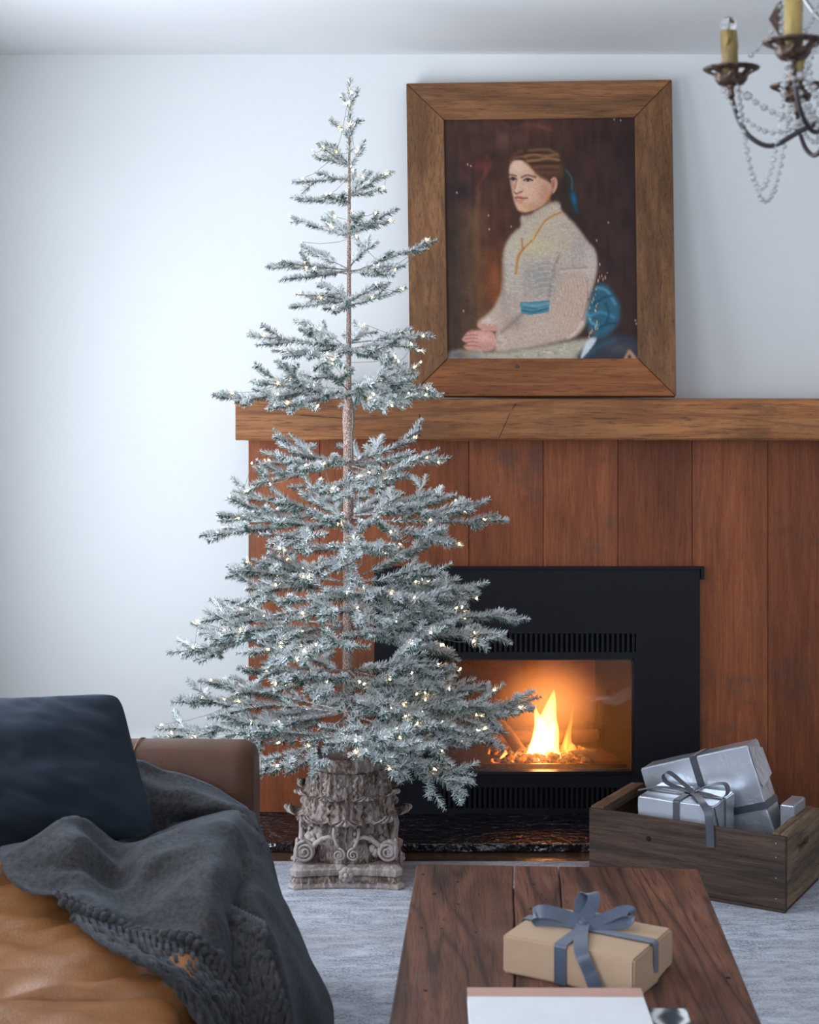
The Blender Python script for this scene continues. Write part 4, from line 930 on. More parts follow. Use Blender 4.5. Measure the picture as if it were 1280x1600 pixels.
# leader
lead = [trunk_at(zt_tree-.10), P(547, 123, AY)]
TRI += add_branch(trunk_at(zrow(285, AY)), P(547, 123, AY), twig_scale=.01, dens=.9)
WH = [ # attach row, explicit tips (px, row, depth sign), extra random branches (count, radius px, rise px)
 (170, [(533, 147, .3), (559, 148, -.2)], 0, 0, 0),
 (212, [(518, 185, .2), (560, 186, -.3)], 0, 0, 0),
 (262, [(507, 225, -.3), (570, 220, .2), (490, 243, .5), (499, 226, .7)], 0, 0, 0),
 (277, [(458, 284, -.2)], 0, 0, 0),
 (310, [(609, 271, .2), (580, 268, .8), (553, 266, .9), (514, 304, -.9), (600, 296, -.4)], 0, 0, 0),
 (322, [(455, 308, .2)], 0, 0, 0),
 (368, [(457, 340, .1), (622, 325, -.2), (614, 345, .3), (512, 332, .8), (566, 332, -.8)], 1, 45, 25),
 (424, [(416, 416, .1), (441, 409, -.5), (473, 389, .6), (684, 375, -.1), (573, 378, .7), (634, 415, .4), (615, 428, -.8), (455, 434, -.8)], 1, 80, 10),
 (473, [(455, 480, .2), (463, 460, -.5), (498, 443, .7), (635, 448, .1), (601, 444, -.6), (520, 486, -.9)], 1, 70, 15),
 (542, [(389, 524, -.1), (473, 503, .8), (441, 558, -.8), (671, 522, .1), (650, 541, -.4), (572, 512, .8), (616, 560, -.9), (520, 566, -.95)], 2, 100, 5),
 (613, [(338, 622, .1), (392, 596, -.4), (440, 590, .7), (688, 620, -.1), (656, 571, .3), (674, 603, -.6), (600, 590, .9), (430, 636, -.8), (505, 575, -.6), (610, 632, -.9)], 2, 120, 5),
 (727, [(414, 722, .2), (434, 693, .6), (392, 756, -.4), (695, 722, .2), (652, 685, .5), (598, 762, -.9), (640, 745, -.7), (470, 735, -.85), (545, 775, -1), (590, 700, .9)], 2, 120, 15),
 (812, [(313, 838, -.1), (361, 773, .3), (344, 812, .5), (782, 812, .1), (685, 768, .4), (705, 850, -.6), (420, 850, -.8), (600, 770, .9), (470, 770, .8), (560, 872, -1), (740, 800, -.4)], 3, 165, 20),
 (858, [(443, 864, -.7), (613, 866, -.9), (480, 905, -.9)], 1, 110, 10),
 (911, [(366, 894, .1), (385, 920, -.5), (715, 918, -.1), (671, 853, .6), (640, 935, -.8), (470, 960, -.8), (430, 875, .7), (745, 935, .2), (560, 975, -1), (690, 960, -.6)], 3, 170, 5),
 (985, [(262, 1020, .05), (342, 952, .4), (310, 990, -.3), (806, 957, .05), (763, 990, -.3), (744, 927, .5), (660, 1010, -.8), (390, 1020, -.7), (460, 1030, -.9), (690, 1010, .6)], 3, 190, 5),
 (1050, [(388, 1050, .3), (430, 1080, -.7), (700, 1040, .1), (695, 1075, -.6), (600, 1100, -.95), (500, 1085, -.9), (480, 1020, .8), (640, 1030, .8)], 3, 150, 10),
 (1112, [(240, 1153, .0), (284, 1093, .2), (330, 1066, .5), (835, 1105, .05), (777, 1158, -.4), (758, 1069, .4), (722, 1240, -.65), (422, 1208, -.75), (690, 1180, -.8), (590, 1190, -.95), (350, 1150, -.4), (640, 1080, .9), (660, 1120, -.6), (460, 1110, .8), (790, 1120, .5)], 3, 200, 5),
 (1135, [(640, 1200, -.8), (380, 1130, -.2), (735, 1165, .1), (700, 1210, -.3)], 1, 160, 0),
]
for (ay_, tips, nr, rad, rise) in WH:
    kw_ = dict(twig_scale=.72, nsc=.84, stp=1.25) if ay_ < 500 else (dict(twig_scale=.80, nsc=.90, stp=1.15) if ay_ < 650 else (dict(twig_scale=.9, nsc=.95, stp=1.05) if ay_ < 830 else {}))
    nr = 0 if ay_ < 650 else min(nr, 1)
    base = trunk_at(zrow(ay_, AY)); xb = CX+base.x/AY*F; Rm = max([abs(tx-xb) for tx, ty, s in tips]+[rad])/F*AY
    for (tx, ty, s) in tips:
        dxm = abs(tx-xb)/F*AY; Ly = math.sqrt(max(0, min(Rm*1.02, .56)**2-dxm**2)) if abs(s) > .3 else Rm*.9
        Yt = AY+s*max(Ly, .03)*(1 if abs(s) > .3 else 1)
        Yt = min(Yt, 5.24 if ay_ < 700 else 5.36)
        bs = base+Vector((0, 0, gt.uniform(-.012, .012)))
        TRI += add_branch(bs, P(tx, ty, Yt), **kw_)
    for k in range(nr):
        a_ = gt.uniform(0, 2*math.pi); r_ = rad/F*AY*gt.uniform(.7, 1.0); q = base+Vector((math.cos(a_)*r_, math.sin(a_)*r_*.95, rise/F*AY*gt.uniform(-.5, 1.5)))
        q.y = min(q.y, 5.24 if ay_ < 700 else 5.36); TRI += add_branch(base+Vector((0, 0, gt.uniform(-.02, .02))), q, **kw_)
print('needle tris', TRI, 'bulbs', len(BULBS))
# fairy lights
lights = thing('fairy_lights', 'string of tiny warm white fairy lights wound through the frosted tree', 'string lights', (AX, AY, 1.0))
t = NT('warm_bulb'); t.set(Base_Color=(1, .8, .5), Roughness=.3); t.b.inputs['Emission Color'].default_value = (1, .62, .28, 1); t.b.inputs['Emission Strength'].default_value = 42; M['bulb'] = t.m
M['wire'] = plain('clear_green_wire', (.16, .19, .16), .4)
if len(BULBS) > 295: gt.shuffle(idx_ := np.arange(len(BULBS))); BULBS = [BULBS[i] for i in sorted(idx_[:295])]
bm0 = MB().lathe([(.0007, -.004), (.0021, -.0016), (.0021, .0016), (.0006, .0045)], (0, 0, 0), 6); proto = None
for i, (p, lvl) in enumerate(BULBS):
    if proto is None:
        proto = put('bulb', bm0.V, bm0.F, M['bulb'], None, True); proto.parent = lights; o = proto
    else:
        o = proto.copy(); COL.objects.link(o)
    o.location = p-Vector((AX, AY, 1.0)); o.rotation_euler = (gt.uniform(-1, 1), gt.uniform(-1, 1), 0)
mb = MB(); lv = {}
for p, l in BULBS: lv.setdefault(round(l, 1), []).append(p)
for l, ps in lv.items():
    ps.sort(key=lambda p: math.atan2(p.y-AY, p.x-AX))
    for a_, b_ in zip(ps, ps[1:]):
        if (a_-b_).length < .30: mb.tube([a_, a_.lerp(b_, .33)+Vector((0, 0, -.012)), a_.lerp(b_, .66)+Vector((0, 0, -.012)), b_], .0007, 4)
for (x_, y0_, y1_, k_) in ((550, 640, 720, .02), (562, 735, 800, .0)):
    mb.tube([P(x_+random.uniform(-2, 2), y0_+(y1_-y0_)*q/6, AY-.03) for q in range(7)], .0012, 5)
mb.tube([P(a_, b_, AY-.04) for a_, b_ in ((560, 845), (566, 860), (566, 880), (558, 890), (548, 880))], .0022, 5)
mb.build('wire', M['wire'], lights, kind='stuff')

# ------------------------------------------------------------------ carved capital
def carved():
    t = NT('whitewashed_carved_wood'); v = t.coords((1, 1, .35)); n1 = t.noise(v, 60, 7, .7, .8); n2 = t.noise(t.coords(), 24, 6, .65)
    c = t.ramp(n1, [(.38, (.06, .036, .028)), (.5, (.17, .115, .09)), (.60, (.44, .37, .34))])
    ge = t.n('ShaderNodeNewGeometry'); c = t.mix(t.ramp(ge.outputs['Pointiness'], [(.50, (0, 0, 0)), (.60, (.8, .8, .8))]), c, (.52, .45, .42)); c = t.mix(t.ramp(n2, [(.5, (0, 0, 0)), (.68, (.6, .6, .6))]), c, (.46, .42, .42))  # pointiness puts occlusion shading into the colour, pale ridges over dark recesses, besides whitewash
    t.l(c, t.b.inputs['Base Color']); t.set(Roughness=.75); t.bump(n1, .8, .006); return t.m
M['carved'] = carved()
cap = thing('carved_capital', 'upside down carved wooden column capital used as the tree stand', 'plinth', (AX, AY, 0))
CC = (AX, AY, 0)
prof = [(.02, .352), (.105, .352), (.112, .356), (.112, .376), (.117, .380), (.122, .376), (.123, .338), (.119, .334)]
MB().lathe([(.001, .350), (.105, .350), (.110, .355), (.111, .374), (.116, .379), (.121, .377), (.1235, .372), (.1225, .342), (.1195, .336), (.100, .334)], CC, 56).build('top_ring', M['carved'], cap, smooth=True)
def bell(z):  # body radius
    t_ = (.336-z)/.27; return .112+.030*t_**1.3
mb = MB(); mb.lathe([(bell(z), z) for z in np.linspace(.336, .066, 34)], CC, 96, fn=lambda a, i: 1+.022*math.cos(a*32)+.020*mnoise.noise(Vector((math.cos(a)*7, math.sin(a)*7, i*.45))))
mb.build('bell', M['carved'], cap, smooth=True)
def leaf(a, ztop, zbot, width, out):
    """acanthus leaf hanging down the bell, tip curled outward and up"""
    L = []; nv, nu = 34, 25
    path = []
    for i in range(nv):
        t_ = i/(nv-1)
        if t_ < .66:
            z = ztop+(zbot-ztop)*t_/.66; r = bell(z)+.007+.006*t_
        else:
            q = (t_-.66)/.34*R(215); cr_ = out*.5; z = zbot-cr_*.55*math.sin(q); r = bell(zbot)+.011+cr_*(1-math.cos(q))
        path.append((r, z))
    for i in range(nv):
        t_ = i/(nv-1); r, z = path[i]; w = width*(.72+.45*math.sin(t_*math.pi*.8))*(1 if t_ < .72 else max(.2, 1-((t_-.72)/.28)**2*.8))
        w *= 1+.12*math.cos(t_*math.pi*11); row = []
        for j in range(nu):
            s = (j/(nu-1)-.5)*2; rib = .0042*math.cos(s*math.pi*4)+.0070*(1-abs(s))-.006*s*s+.0022*math.cos(t_*34+abs(s)*5)*(abs(s)**.5); ang = a+s*w/2/bell(z if t_ < .66 else zbot)
            rr = r+rib; row.append(Vector((AX+rr*math.cos(ang), AY+rr*math.sin(ang), z)))
        L.append(row)
    inner = [[Vector((AX+(p.x-AX)*.955, AY+(p.y-AY)*.955, p.z-.001)) for p in row] for row in L]
    ring = []
    for i in range(nv): ring.append(L[i]+inner[i][::-1]+[L[i][0]])
    mb = MB().grid(ring); n = len(ring[0]); mb.F.append(tuple(range(n-1))); mb.F.append(tuple((nv-1)*n+k for k in range(n-2, -1, -1)))
    return mb
for k in range(8): leaf(R(22.5+45*k), .334, .272, .066, .040).build('acanthus_leaf', M['carved'], cap, smooth=True)
for k in range(8): leaf(R(45*k), .300, .206, .078, .056).build('acanthus_leaf', M['carved'], cap, smooth=True)
# stalks with beads between the leaves
for k in range(16):
    a = R(11.25+22.5*k); mb = MB()
    for j in range(9):
        z = .30-j*.020; r = bell(z)+.009; mb.ball((AX+r*math.cos(a), AY+r*math.sin(a), z), .0068, 1, (1, 1, 1.25))
    mb.build('beaded_stalk', M['carved'], cap, smooth=True)
# abacus: concave sides, cut corners
def abacus(h, cut, dip):
    pts = []
    for s in range(4):
        rot = Matrix.Rotation(R(90*s), 4, 'Z')
        for i in range(13):
            u = -1+2*i/12; x = u*(h-cut); y = -h+dip*(1-u*u); q = rot @ Vector((x, y, 0)); pts.append(q)
    return pts
mb = MB(); layers = [(0, .176, .020, .016), (.006, .178, .020, .016), (.014, .176, .020, .016), (.018, .168, .020, .017), (.034, .164, .020, .018), (.038, .170, .020, .018), (.056, .172, .02, .018), (.062, .166, .02, .018), (.068, .158, .02, .018)]
G = [[Vector((AX+q.x, AY+q.y, z+.0006)) for q in abacus(h, c, d)] for z, h, c, d in layers]; G = [r+[r[0]] for r in G]
mb.grid(G); n = len(G[0]); mb.F.append(tuple(range(n-2, -1, -1))); mb.F.append(tuple((len(G)-1)*n+k for k in range(n-1)))
mb.build('abacus', M['carved'], cap, auto=18)
def spiral(cx_, cz_, r0, sgn, turns=2.4, y=-.150):
    pts = []; rad = []
    for i in range(56):
        t_ = i/55; a = sgn*t_*turns*2*math.pi+R(90); r = r0*(1-t_)**.85+.0015; pts.append(Vector((cx_+r*math.cos(a), y-.006*t_, cz_+r*math.sin(a)))); rad.append(.0055*(1-t_*.55))
    return pts, rad
for s in range(4):
    rot = Matrix.Translation((AX, AY, 0)) @ Matrix.Rotation(R(90*s), 4, 'Z')
    for sg in (1, -1):
        mb = MB(); p_, r_ = spiral(sg*.126, .110, .030, -sg); mb.tube(p_, r_, 7)
        disc = []; mb.lathe([(.030, -.022), (.031, .0), (.027, .004), (.001, .005)], (0, 0, 0), 24)
        nv_ = 24*4
        for q in range(len(mb.V)-nv_, len(mb.V)):
            x, y, z = mb.V[q]; mb.V[q] = (sg*.126+x, -.146-z, .110+y)
        mb.tube([Vector((sg*(.126-.012-.02*k), -.142-.0*k, .112+.028*math.sin(k*.6)+.004*k)) for k in range(5)], [.006, .008, .008, .007, .005], 7)
        mb.xf(rot).build('volute', M['carved'], cap, smooth=True)
        mb = MB(); p_, r_ = spiral(sg*.022, .100, .017, sg, 1.9, -.150); mb.tube(p_, [q*.75 for q in r_], 6)
        mb.tube([Vector((sg*(.022+.016*math.sin(k*.5)), -.146, .116+.016*k)) for k in range(5)], .0055, 6); mb.xf(rot).build('small_scroll', M['carved'], cap, smooth=True)
    mb = MB()
    for k in range(7):
        a = 2*math.pi*k/7; mb.ball((.014*math.cos(a), -.166, .044+.014*math.sin(a)), .0095, 2, (1, .6, 1))
    mb.ball((0, -.172, .044), .008, 2); mb.xf(rot).build('rosette', M['carved'], cap, smooth=True)
    # side bulges under the volutes (leafy corners)
    mb = MB()
    for k in range(16):
        a = random.uniform(-.5, .5); zz = random.uniform(.10, .19); rr = .150-.05*(zz-.10)/.09+random.uniform(0, .008); an = R(-45)+a*.45; mb.ball((rr*math.cos(an)*1.03, rr*math.sin(an)*1.03, zz), random.uniform(.010, .017), 1, (1, 1, 1.3), .2)
    mb.xf(rot).build('corner_foliage', M['carved'], cap, smooth=True, kind='stuff')

# ------------------------------------------------------------------ sofa
def leather(name, ca, cb, rough=.38):
    t = NT(name); v = t.coords(); n1 = t.noise(v, 3.5, 6, .65); n2 = t.noise(v, 240, 3)
    t.l(t.ramp(n1, [(.32, cb), (.68, ca)]), t.b.inputs['Base Color']); t.set(Roughness=rough, Specular_IOR_Level=.3)
    a = t.n('ShaderNodeMath', operation='ADD'); w = t.noise(t.coords((1, 1, 1)), 7, 5, .5, 1.2); mu = t.n('ShaderNodeMath', operation='MULTIPLY'); mu.inputs[1].default_value = 3.0; t.l(w, mu.inputs[0]); t.l(mu.outputs[0], a.inputs[0]); t.l(n2, a.inputs[1]); t.bump(a.outputs[0], .25, .006); return t.m
M['leather'] = leather('tan_leather', (.30, .128, .045), (.18, .070, .024)); M['leather_shaded'] = leather('shaded_tan_leather', (.075, .028, .012), (.045, .017, .008), .42)  # second copy is the same leather with the arm's shade put into its colour
SX0, SX1 = -1.53, -.385; AYN, AYF = 3.76, 3.99; zarm = .628
sofa = thing('leather_sofa', 'worn tan leather sofa along the left with rounded arm', 'sofa', (-.9, 2.8, 0))
def arm(y0, y1):
    # rounded arm: cross section in Y-Z, extruded in X with rounded front
    G = []; nx = 30; xs_ = [SX0+(SX1-.055-SX0)*k/16 for k in range(17)]+[SX1-.05+.05*math.sin(k/12*math.pi/2) for k in range(13)]
    yc = (y0+y1)/2; hw = (y1-y0)/2
    for k, x in enumerate(xs_):
        d = max(0, (x-(SX1-.05))/.05); sc_ = 1-.0*d; ins = .05*(1-math.sqrt(max(0, 1-d*d)))
        row = []
        prof = [(-1, .06), (-1, .35), (-1, .50), (-.97, .56), (-.82, .605), (-.55, .622), (0, .628), (.55, .622), (.82, .605), (.97, .56), (1, .5), (1, .35), (1, .06)]
        for (q, z) in prof:
            wob = mnoise.noise(Vector((x*6, z*9, q)))*.004
            row.append(Vector((x, yc+q*(hw-ins*.8)+wob, z*1.0-(ins*.7 if z > .5 else 0)+wob)))
        row.append(row[0]); G.append(row)
    mb = MB().grid(G); n = 14; mb.F.append(tuple(range(n-1))); mb.F.append(tuple((nx-1)*n+k for k in range(n-2, -1, -1)))
    return mb
a_ = arm(AYN, AYF).build('armrest', M['leather_shaded'], sofa, auto=60)
b_ = arm(1.42, 1.65).build('armrest', M['leather_shaded'], sofa, auto=60)
pts = [Vector((xcol(213, 3.84), AYN+(AYF-AYN)*k/10, .608+.023*math.sin(k/10*math.pi))) for k in range(11)]
MB().tube([Vector((p.x, p.y-.002, p.z)) for p in pts], .0022, 6).build('arm_seam', M['leather'], sofa, smooth=True, label='pale stitched seam over the arm')
MB().bbox(SX0, SX1-.025, 1.655, AYN-.003, .06, .30, .02, 3).build('base', M['leather_shaded'], sofa, auto=40)
def puffy(x0, x1, y0, y1, z0, z1, crown=.03, wr=.006, seed=0, r=.05, cuts=15):
    G = []; nu, nv = 46, 36; bm = bmesh.new(); bmesh.ops.create_cube(bm, size=2); bmesh.ops.subdivide_edges(bm, edges=bm.edges[:], cuts=cuts, use_grid_fill=True)
    hx, hy, hz = (x1-x0)/2, (y1-y0)/2, (z1-z0)/2; c = Vector(((x0+x1)/2, (y0+y1)/2, (z0+z1)/2))
    for v in bm.verts:
        p = v.co.copy(); q = Vector((p.x*hx, p.y*hy, p.z*hz)); inner = Vector((max(-hx+r, min(hx-r, q.x)), max(-hy+r, min(hy-r, q.y)), max(-hz+r, min(hz-r, q.z))))
        d = q-inner; 
        if d.length > 1e-6: q = inner+d.normalized()*min(r, d.length)
        if p.z > -.5: q.z += crown*(1-p.x**4)*(1-p.y**4)*max(0, p.z)
        w = mnoise.noise(Vector((q.x*5+seed, q.y*9, q.z*6)))*wr+abs(mnoise.noise(Vector((q.x*3+q.y*7+seed, q.y*16-q.x*9, 2))))*-wr*1.4*(1 if p.z > 0 else .3)
        v.co = c+q+Vector((0, 0, w)); v.co.x += w*.6
    bm.verts.index_update(); mb = MB().add([v.co.copy() for v in bm.verts], [[v.index for v in f.verts] for f in bm.faces]); bm.free(); return mb
puffy(-1.30, -.385, 2.775, 3.755, .295, .437, .022, .020, 3, .045, 44).build('seat_cushion', M['leather'], sofa, smooth=True)
puffy(-1.30, -.40, 1.66, 2.768, .290, .432, .022, .018, 9, .045, 40).build('seat_cushion', M['leather'], sofa, smooth=True)
puffy(-1.55, -1.28, 1.66, 3.755, .30, .80, .02, .006, 5, .08).build('backrest', M['leather_shaded'], sofa, smooth=True)
for (x, y) in ((-.45, 1.5), (-.45, 3.9), (-1.47, 1.5), (-1.47, 3.9)): MB().lathe([(.022, .0005), (.028, .062)], (x, y, 0), 16).build('foot', M['table'], sofa)

# pillow
t = NT('navy_linen'); v = t.coords(); t.l(t.ramp(t.noise(v, 5, 4), [(.3, (.012, .016, .023)), (.7, (.018, .024, .034))]), t.b.inputs['Base Color']); t.set(Roughness=.9, Sheen_Weight=.08, Specular_IOR_Level=.1)
t.b.inputs['Sheen Tint'].default_value = (.5, .65, .85, 1); t.bump(t.noise(v, 420, 2), .3, .001); M['navy'] = t.m
def pillow(c4, thick, nrmv, n=44):
    front = []; back = []
    for i in range(n+1):
        rf = []; rb = []
        for j in range(n+1):
            u, v = j/n, i/n; U, V_ = 2*u-1, 2*v-1
            # pull edge middles inward
            cr_k = 1-.055*abs(U*V_)**9; pu = .5+(u-.5)*cr_k*(1-.015*(1-V_**2)*abs(U)**3); pv = .5+(v-.5)*cr_k*(1-.03*(1-U**2)*abs(V_)**3)
            p = c4[0]*(1-pu)*(1-pv)+c4[1]*pu*(1-pv)+c4[2]*pu*pv+c4[3]*(1-pu)*pv
            h = thick*(max(0, 1-abs(U)**2.4)**.75)*(max(0, 1-abs(V_)**2.4)**.75)
            wv = mnoise.noise(Vector((u*3, v*5, 1)))*.014*h/thick+(mnoise.noise(Vector(((u-v)*9, (u+v)*3, 4)))*.010+abs(mnoise.noise(Vector(((u+v)*5, (u-v)*14, 9))))*-.012)*min(1, h/thick*2.5)+.004*mnoise.noise(Vector((u*4, v*4, 8)))
            rf.append(p-nrmv*(h+wv)); rb.append(p+nrmv*(h*.75))
        front.append(rf); back.append(rb)
    mb = MB().grid(front); m0 = len(mb.V); mb.grid([r[::-1] for r in back])
    # join rims
    w = n+1
    def fi(i, j): return i*w+j
    def bi(i, j): return m0+i*w+(n-j)
    for k in range(n):
        mb.F += [(fi(0, k), bi(0, k), bi(0, k+1), fi(0, k+1)), (fi(n, k+1), bi(n, k+1), bi(n, k), fi(n, k)), (fi(k+1, 0), bi(k+1, 0), bi(k, 0), fi(k, 0)), (fi(k, n), bi(k, n), bi(k+1, n), fi(k+1, n))]
    return mb
pc = [P(-165, 1092, 3.56), P(188, 1082, 3.60), P(247, 1305, 3.42), P(-140, 1370, 3.36)]
pn = (pc[1]-pc[0]).cross(pc[3]-pc[0]).normalized()
if pn.y < 0: pn = -pn
pl = pillow(pc, .105, pn).build('throw_pillow', M['navy'], smooth=True); props(pl, 'dark navy linen throw pillow leaning in the sofa corner', 'pillow')
LOC[pl.name] = Vector((0, 0, 0))

# wool throw
t = NT('charcoal_wool'); v = t.coords(); n1 = t.noise(v, 90, 5, .75); n2 = t.noise(v, 900, 2); t.l(t.ramp(n1, [(.3, (.017, .0165, .017)), (.7, (.062, .060, .061))]), t.b.inputs['Base Color']); t.set(Roughness=1, Sheen_Weight=.18, Sheen_Roughness=.5, Specular_IOR_Level=.05); t.b.inputs['Sheen Tint'].default_value = (.6, .7, .85, 1)
t.bump(n1, .6, .004); M['wool'] = t.m
ROWS = [
 [(20, 1290, 3.60), (80, 1262, 3.62), (150, 1225, 3.66), (212, 1188, 3.72), (262, 1203, 3.735), (310, 1226, 3.735), (352, 1248, 3.73), (386, 1268, 3.70)],
 [(10, 1312, 3.52), (75, 1285, 3.54), (150, 1262, 3.58), (215, 1255, 3.62), (268, 1258, 3.64), (318, 1262, 3.64), (362, 1264, 3.62), (402, 1290, 3.56)],
 [(5, 1325, 3.42), (80, 1310, 3.46), (150, 1306, 3.48), (215, 1322, 3.55), (268, 1298, 3.62), (318, 1284, 3.64), (368, 1276, 3.60), (410, 1318, 3.49)],
 [(0, 1338, 3.30), (58, 1304, 3.30), (118, 1286, 3.29), (182, 1326, 3.36), (250, 1308, 3.36), (310, 1293, 3.36), (360, 1291, 3.36), (405, 1330, 3.40)],
 [(2, 1352, 3.21), (62, 1330, 3.20), (126, 1328, 3.18), (186, 1356, 3.26), (240, 1338, 3.22), (306, 1338, 3.20), (352, 1336, 3.22), (392, 1372, 3.30)],
 [(15, 1368, 3.130), (70, 1366, 3.160), (130, 1372, 3.140), (185, 1385, 3.190), (238, 1380, 3.160), (296, 1376, 3.120), (338, 1384, 3.100), (376, 1420, 3.180)],
 [(42, 1386, 3.080), (88, 1396, 3.095), (135, 1408, 3.065), (185, 1420, 3.075), (236, 1424, 3.065), (288, 1424, 3.025), (330, 1440, 3.000), (364, 1475, 3.060)],
 [(84, 1402, 3.050), (116, 1414, 3.035), (150, 1430, 3.015), (195, 1444, 3.005), (245, 1452, 2.995), (298, 1462, 2.955), (334, 1498, 2.940), (372, 1545, 2.980)],
]
def cloth(rows, nu, nv, th=.007, amp=.004, seed=0):
    G = surf([[P(*q) for q in r] for r in rows], nu, nv)
    for i in range(nu):
        for j in range(nv):
            p = G[i][j]; k = mnoise.noise(Vector((p.x*16+seed, p.y*16, p.z*16)))*amp-abs(mnoise.noise(Vector((p.x*5+p.y*4+seed, p.y*7-p.x*3, p.z*6))))*.042+.010; G[i][j] = p+Vector((k*.3, -k*.6, k))
    N = []
    for i in range(nu):
        r = []
        for j in range(nv):
            a = G[min(i+1, nu-1)][j]-G[max(i-1, 0)][j]; b = G[i][min(j+1, nv-1)]-G[i][max(j-1, 0)]; n = a.cross(b); n = n.normalized() if n.length > 0 else Vector((0, 0, 1)); r.append(n)
        N.append(r)
    B = [[G[i][j]+N[i][j]*th for j in range(nv)] for i in range(nu)]
    ring = [G[i]+B[i][::-1]+[G[i][0]] for i in range(nu)]
    mb = MB().grid(ring); n = len(ring[0]); mb.F.append(tuple(range(n-2, -1, -1))); mb.F.append(tuple((nu-1)*n+k for k in range(n-1)))
    return mb, G
throw = thing('wool_throw', 'charcoal grey wool throw with knotted fringe draped over the sofa', 'blanket', tuple(P(250, 1400, 3.1)))
mb, GA = cloth(ROWS, 90, 100); mb.build('blanket', M['wool'], throw, smooth=True)
ROWB = [
 [(325, 1282, 3.52), (352, 1284, 3.50), (380, 1282, 3.52), (402, 1296, 3.60)],
 [(335, 1322, 3.42), (372, 1318, 3.38), (402, 1322, 3.46), (420, 1345, 3.55)],
 [(340, 1378, 3.30), (382, 1366, 3.24), (420, 1380, 3.34), (440, 1398, 3.48)],
 [(345, 1440, 3.18), (392, 1424, 3.12), (436, 1436, 3.24), (460, 1450, 3.40)],
 [(360, 1505, 3.10), (405, 1490, 3.04), (450, 1495, 3.16), (488, 1500, 3.34)],
 [(375, 1580, 3.04), (418, 1565, 2.99), (465, 1560, 3.10), (516, 1548, 3.28)],
 [(385, 1660, 3.02), (424, 1660, 2.97), (474, 1640, 3.08), (518, 1600, 3.24)],
 [(392, 1760, 3.02), (428, 1770, 2.97), (470, 1765, 3.06), (500, 1740, 3.18)]]
mb, GB = cloth(ROWB, 80, 50, seed=5); mb.build('hanging_fold', M['wool'], throw, smooth=True)
# fringe
def lerp2(a, b, t_): return (a[0]+(b[0]-a[0])*t_, a[1]+(b[1]-a[1])*t_, a[2]+(b[2]-a[2])*t_)
low = [(108, 1440, 3.01), (170, 1487, 2.85), (245, 1524, 2.74), (297, 1572, 2.74), (330, 1640, 2.73), (345, 1760, 2.73)]
upp = [(346, 1500, 2.95), (368, 1545, 2.93), (388, 1590, 2.92), (400, 1640, 2.91), (408, 1700, 2.91), (412, 1800, 2.92)]
hem = GA[-1]; strands = MB(); knots = MB(); NS = 22
def hemp(u): k = u*(len(hem)-1); i = min(int(k), len(hem)-2); return hem[i].lerp(hem[i+1], k-i)
def twisted(pts, r):
    # two plies wound round each other
    n = len(pts)
    for ph in (0, math.pi):
        out = []
        for i, p in enumerate(pts):
            t_ = (pts[min(i+1, n-1)]-pts[max(i-1, 0)]).normalized(); a = t_.orthogonal().normalized(); b = t_.cross(a); w = i*.9+ph; out.append(p+(a*math.cos(w)+b*math.sin(w))*r*.6)
        strands.tube(out, r*.72, 6)
fr_rand = random.Random(4)
K1 = []
for i in range(NS):
    u = (i+.5)/NS; h0 = hemp(u); tgt = P(*lerp2(low[0], upp[0], u)); d = (tgt-h0)
    k1 = h0.lerp(tgt, .45)+Vector((0, -.004, .010)); K1.append(k1); knots.ball(k1, .0115, 2, (1, 1, .9), .12)
for i in range(NS):
    u = (i+.5)/NS; h0 = hemp(u); k1 = K1[i]; k2 = P(*lerp2(low[0], upp[0], u))+Vector((0, -.003, .010))
    for s_ in (-.006, .006): strands.tube([h0+Vector((s_, 0, .003)), h0.lerp(k1, .5)+Vector((s_*1.3, 0, .008)), k1], .0046, 6)
    j = min(i+1, NS-1); mid = (k2+P(*lerp2(low[0], upp[0], min(1, u+1/NS)))+Vector((0, 0, .01)))/2
    for kk in (K1[i], K1[j]): strands.tube([kk, kk.lerp(mid, .5)+Vector((0, 0, .004)), mid], .0048, 6)
    knots.ball(mid, .0115, 2, (1, 1, .9), .12)
    jx = fr_rand.uniform(-6, 6); jy = fr_rand.uniform(-5, 5)
    path = [mid]+[P(*[c+o_ for c, o_ in zip(lerp2(low[k], upp[k], u+fr_rand.uniform(-.03, .03)), (jx, jy, fr_rand.uniform(-.012, .012)))])+Vector((0, -.004, .012 if k < 3 else .0)) for k in range(1, 6)]
    twisted(spline(path, 46), .0074)
for i in range(13):     # fringe of the second fold, hanging down
    u = i/12; s = lerp2((346, 1408, 3.10), (412, 1440, 3.04), u); p0 = P(*s)
    k1 = P(s[0]+2, s[1]+22+fr_rand.uniform(-4, 4), s[2]-.03); k2 = P(s[0]+6, s[1]+52+fr_rand.uniform(-6, 6), s[2]-.05); knots.ball(k1, .012, 2, (1, 1, .9), .12); knots.ball(k2, .012, 2, (1, 1, 1), .12)
    strands.tube([p0, p0.lerp(k1, .5)+Vector((.004, -.006, 0)), k1, k1.lerp(k2, .5)+Vector((-.004, -.006, 0)), k2], .0045, 6)
    e_ = lerp2((392, 1600, 2.90), (448, 1610, 2.93), u); path = [k2, P((k2.x/k2.y*F+CX+e_[0])/2+fr_rand.uniform(-4, 4), 1550, (k2.y+e_[2])/2-.02), P(e_[0]+fr_rand.uniform(-4, 4), 1610, e_[2]), P(e_[0]+4, 1720, e_[2])]
    twisted(spline(path, 34), .0070)
strands.build('fringe_strands', M['wool'], throw, smooth=True, kind='stuff'); knots.build('fringe_knots', M['wool'], throw, smooth=True, kind='stuff')

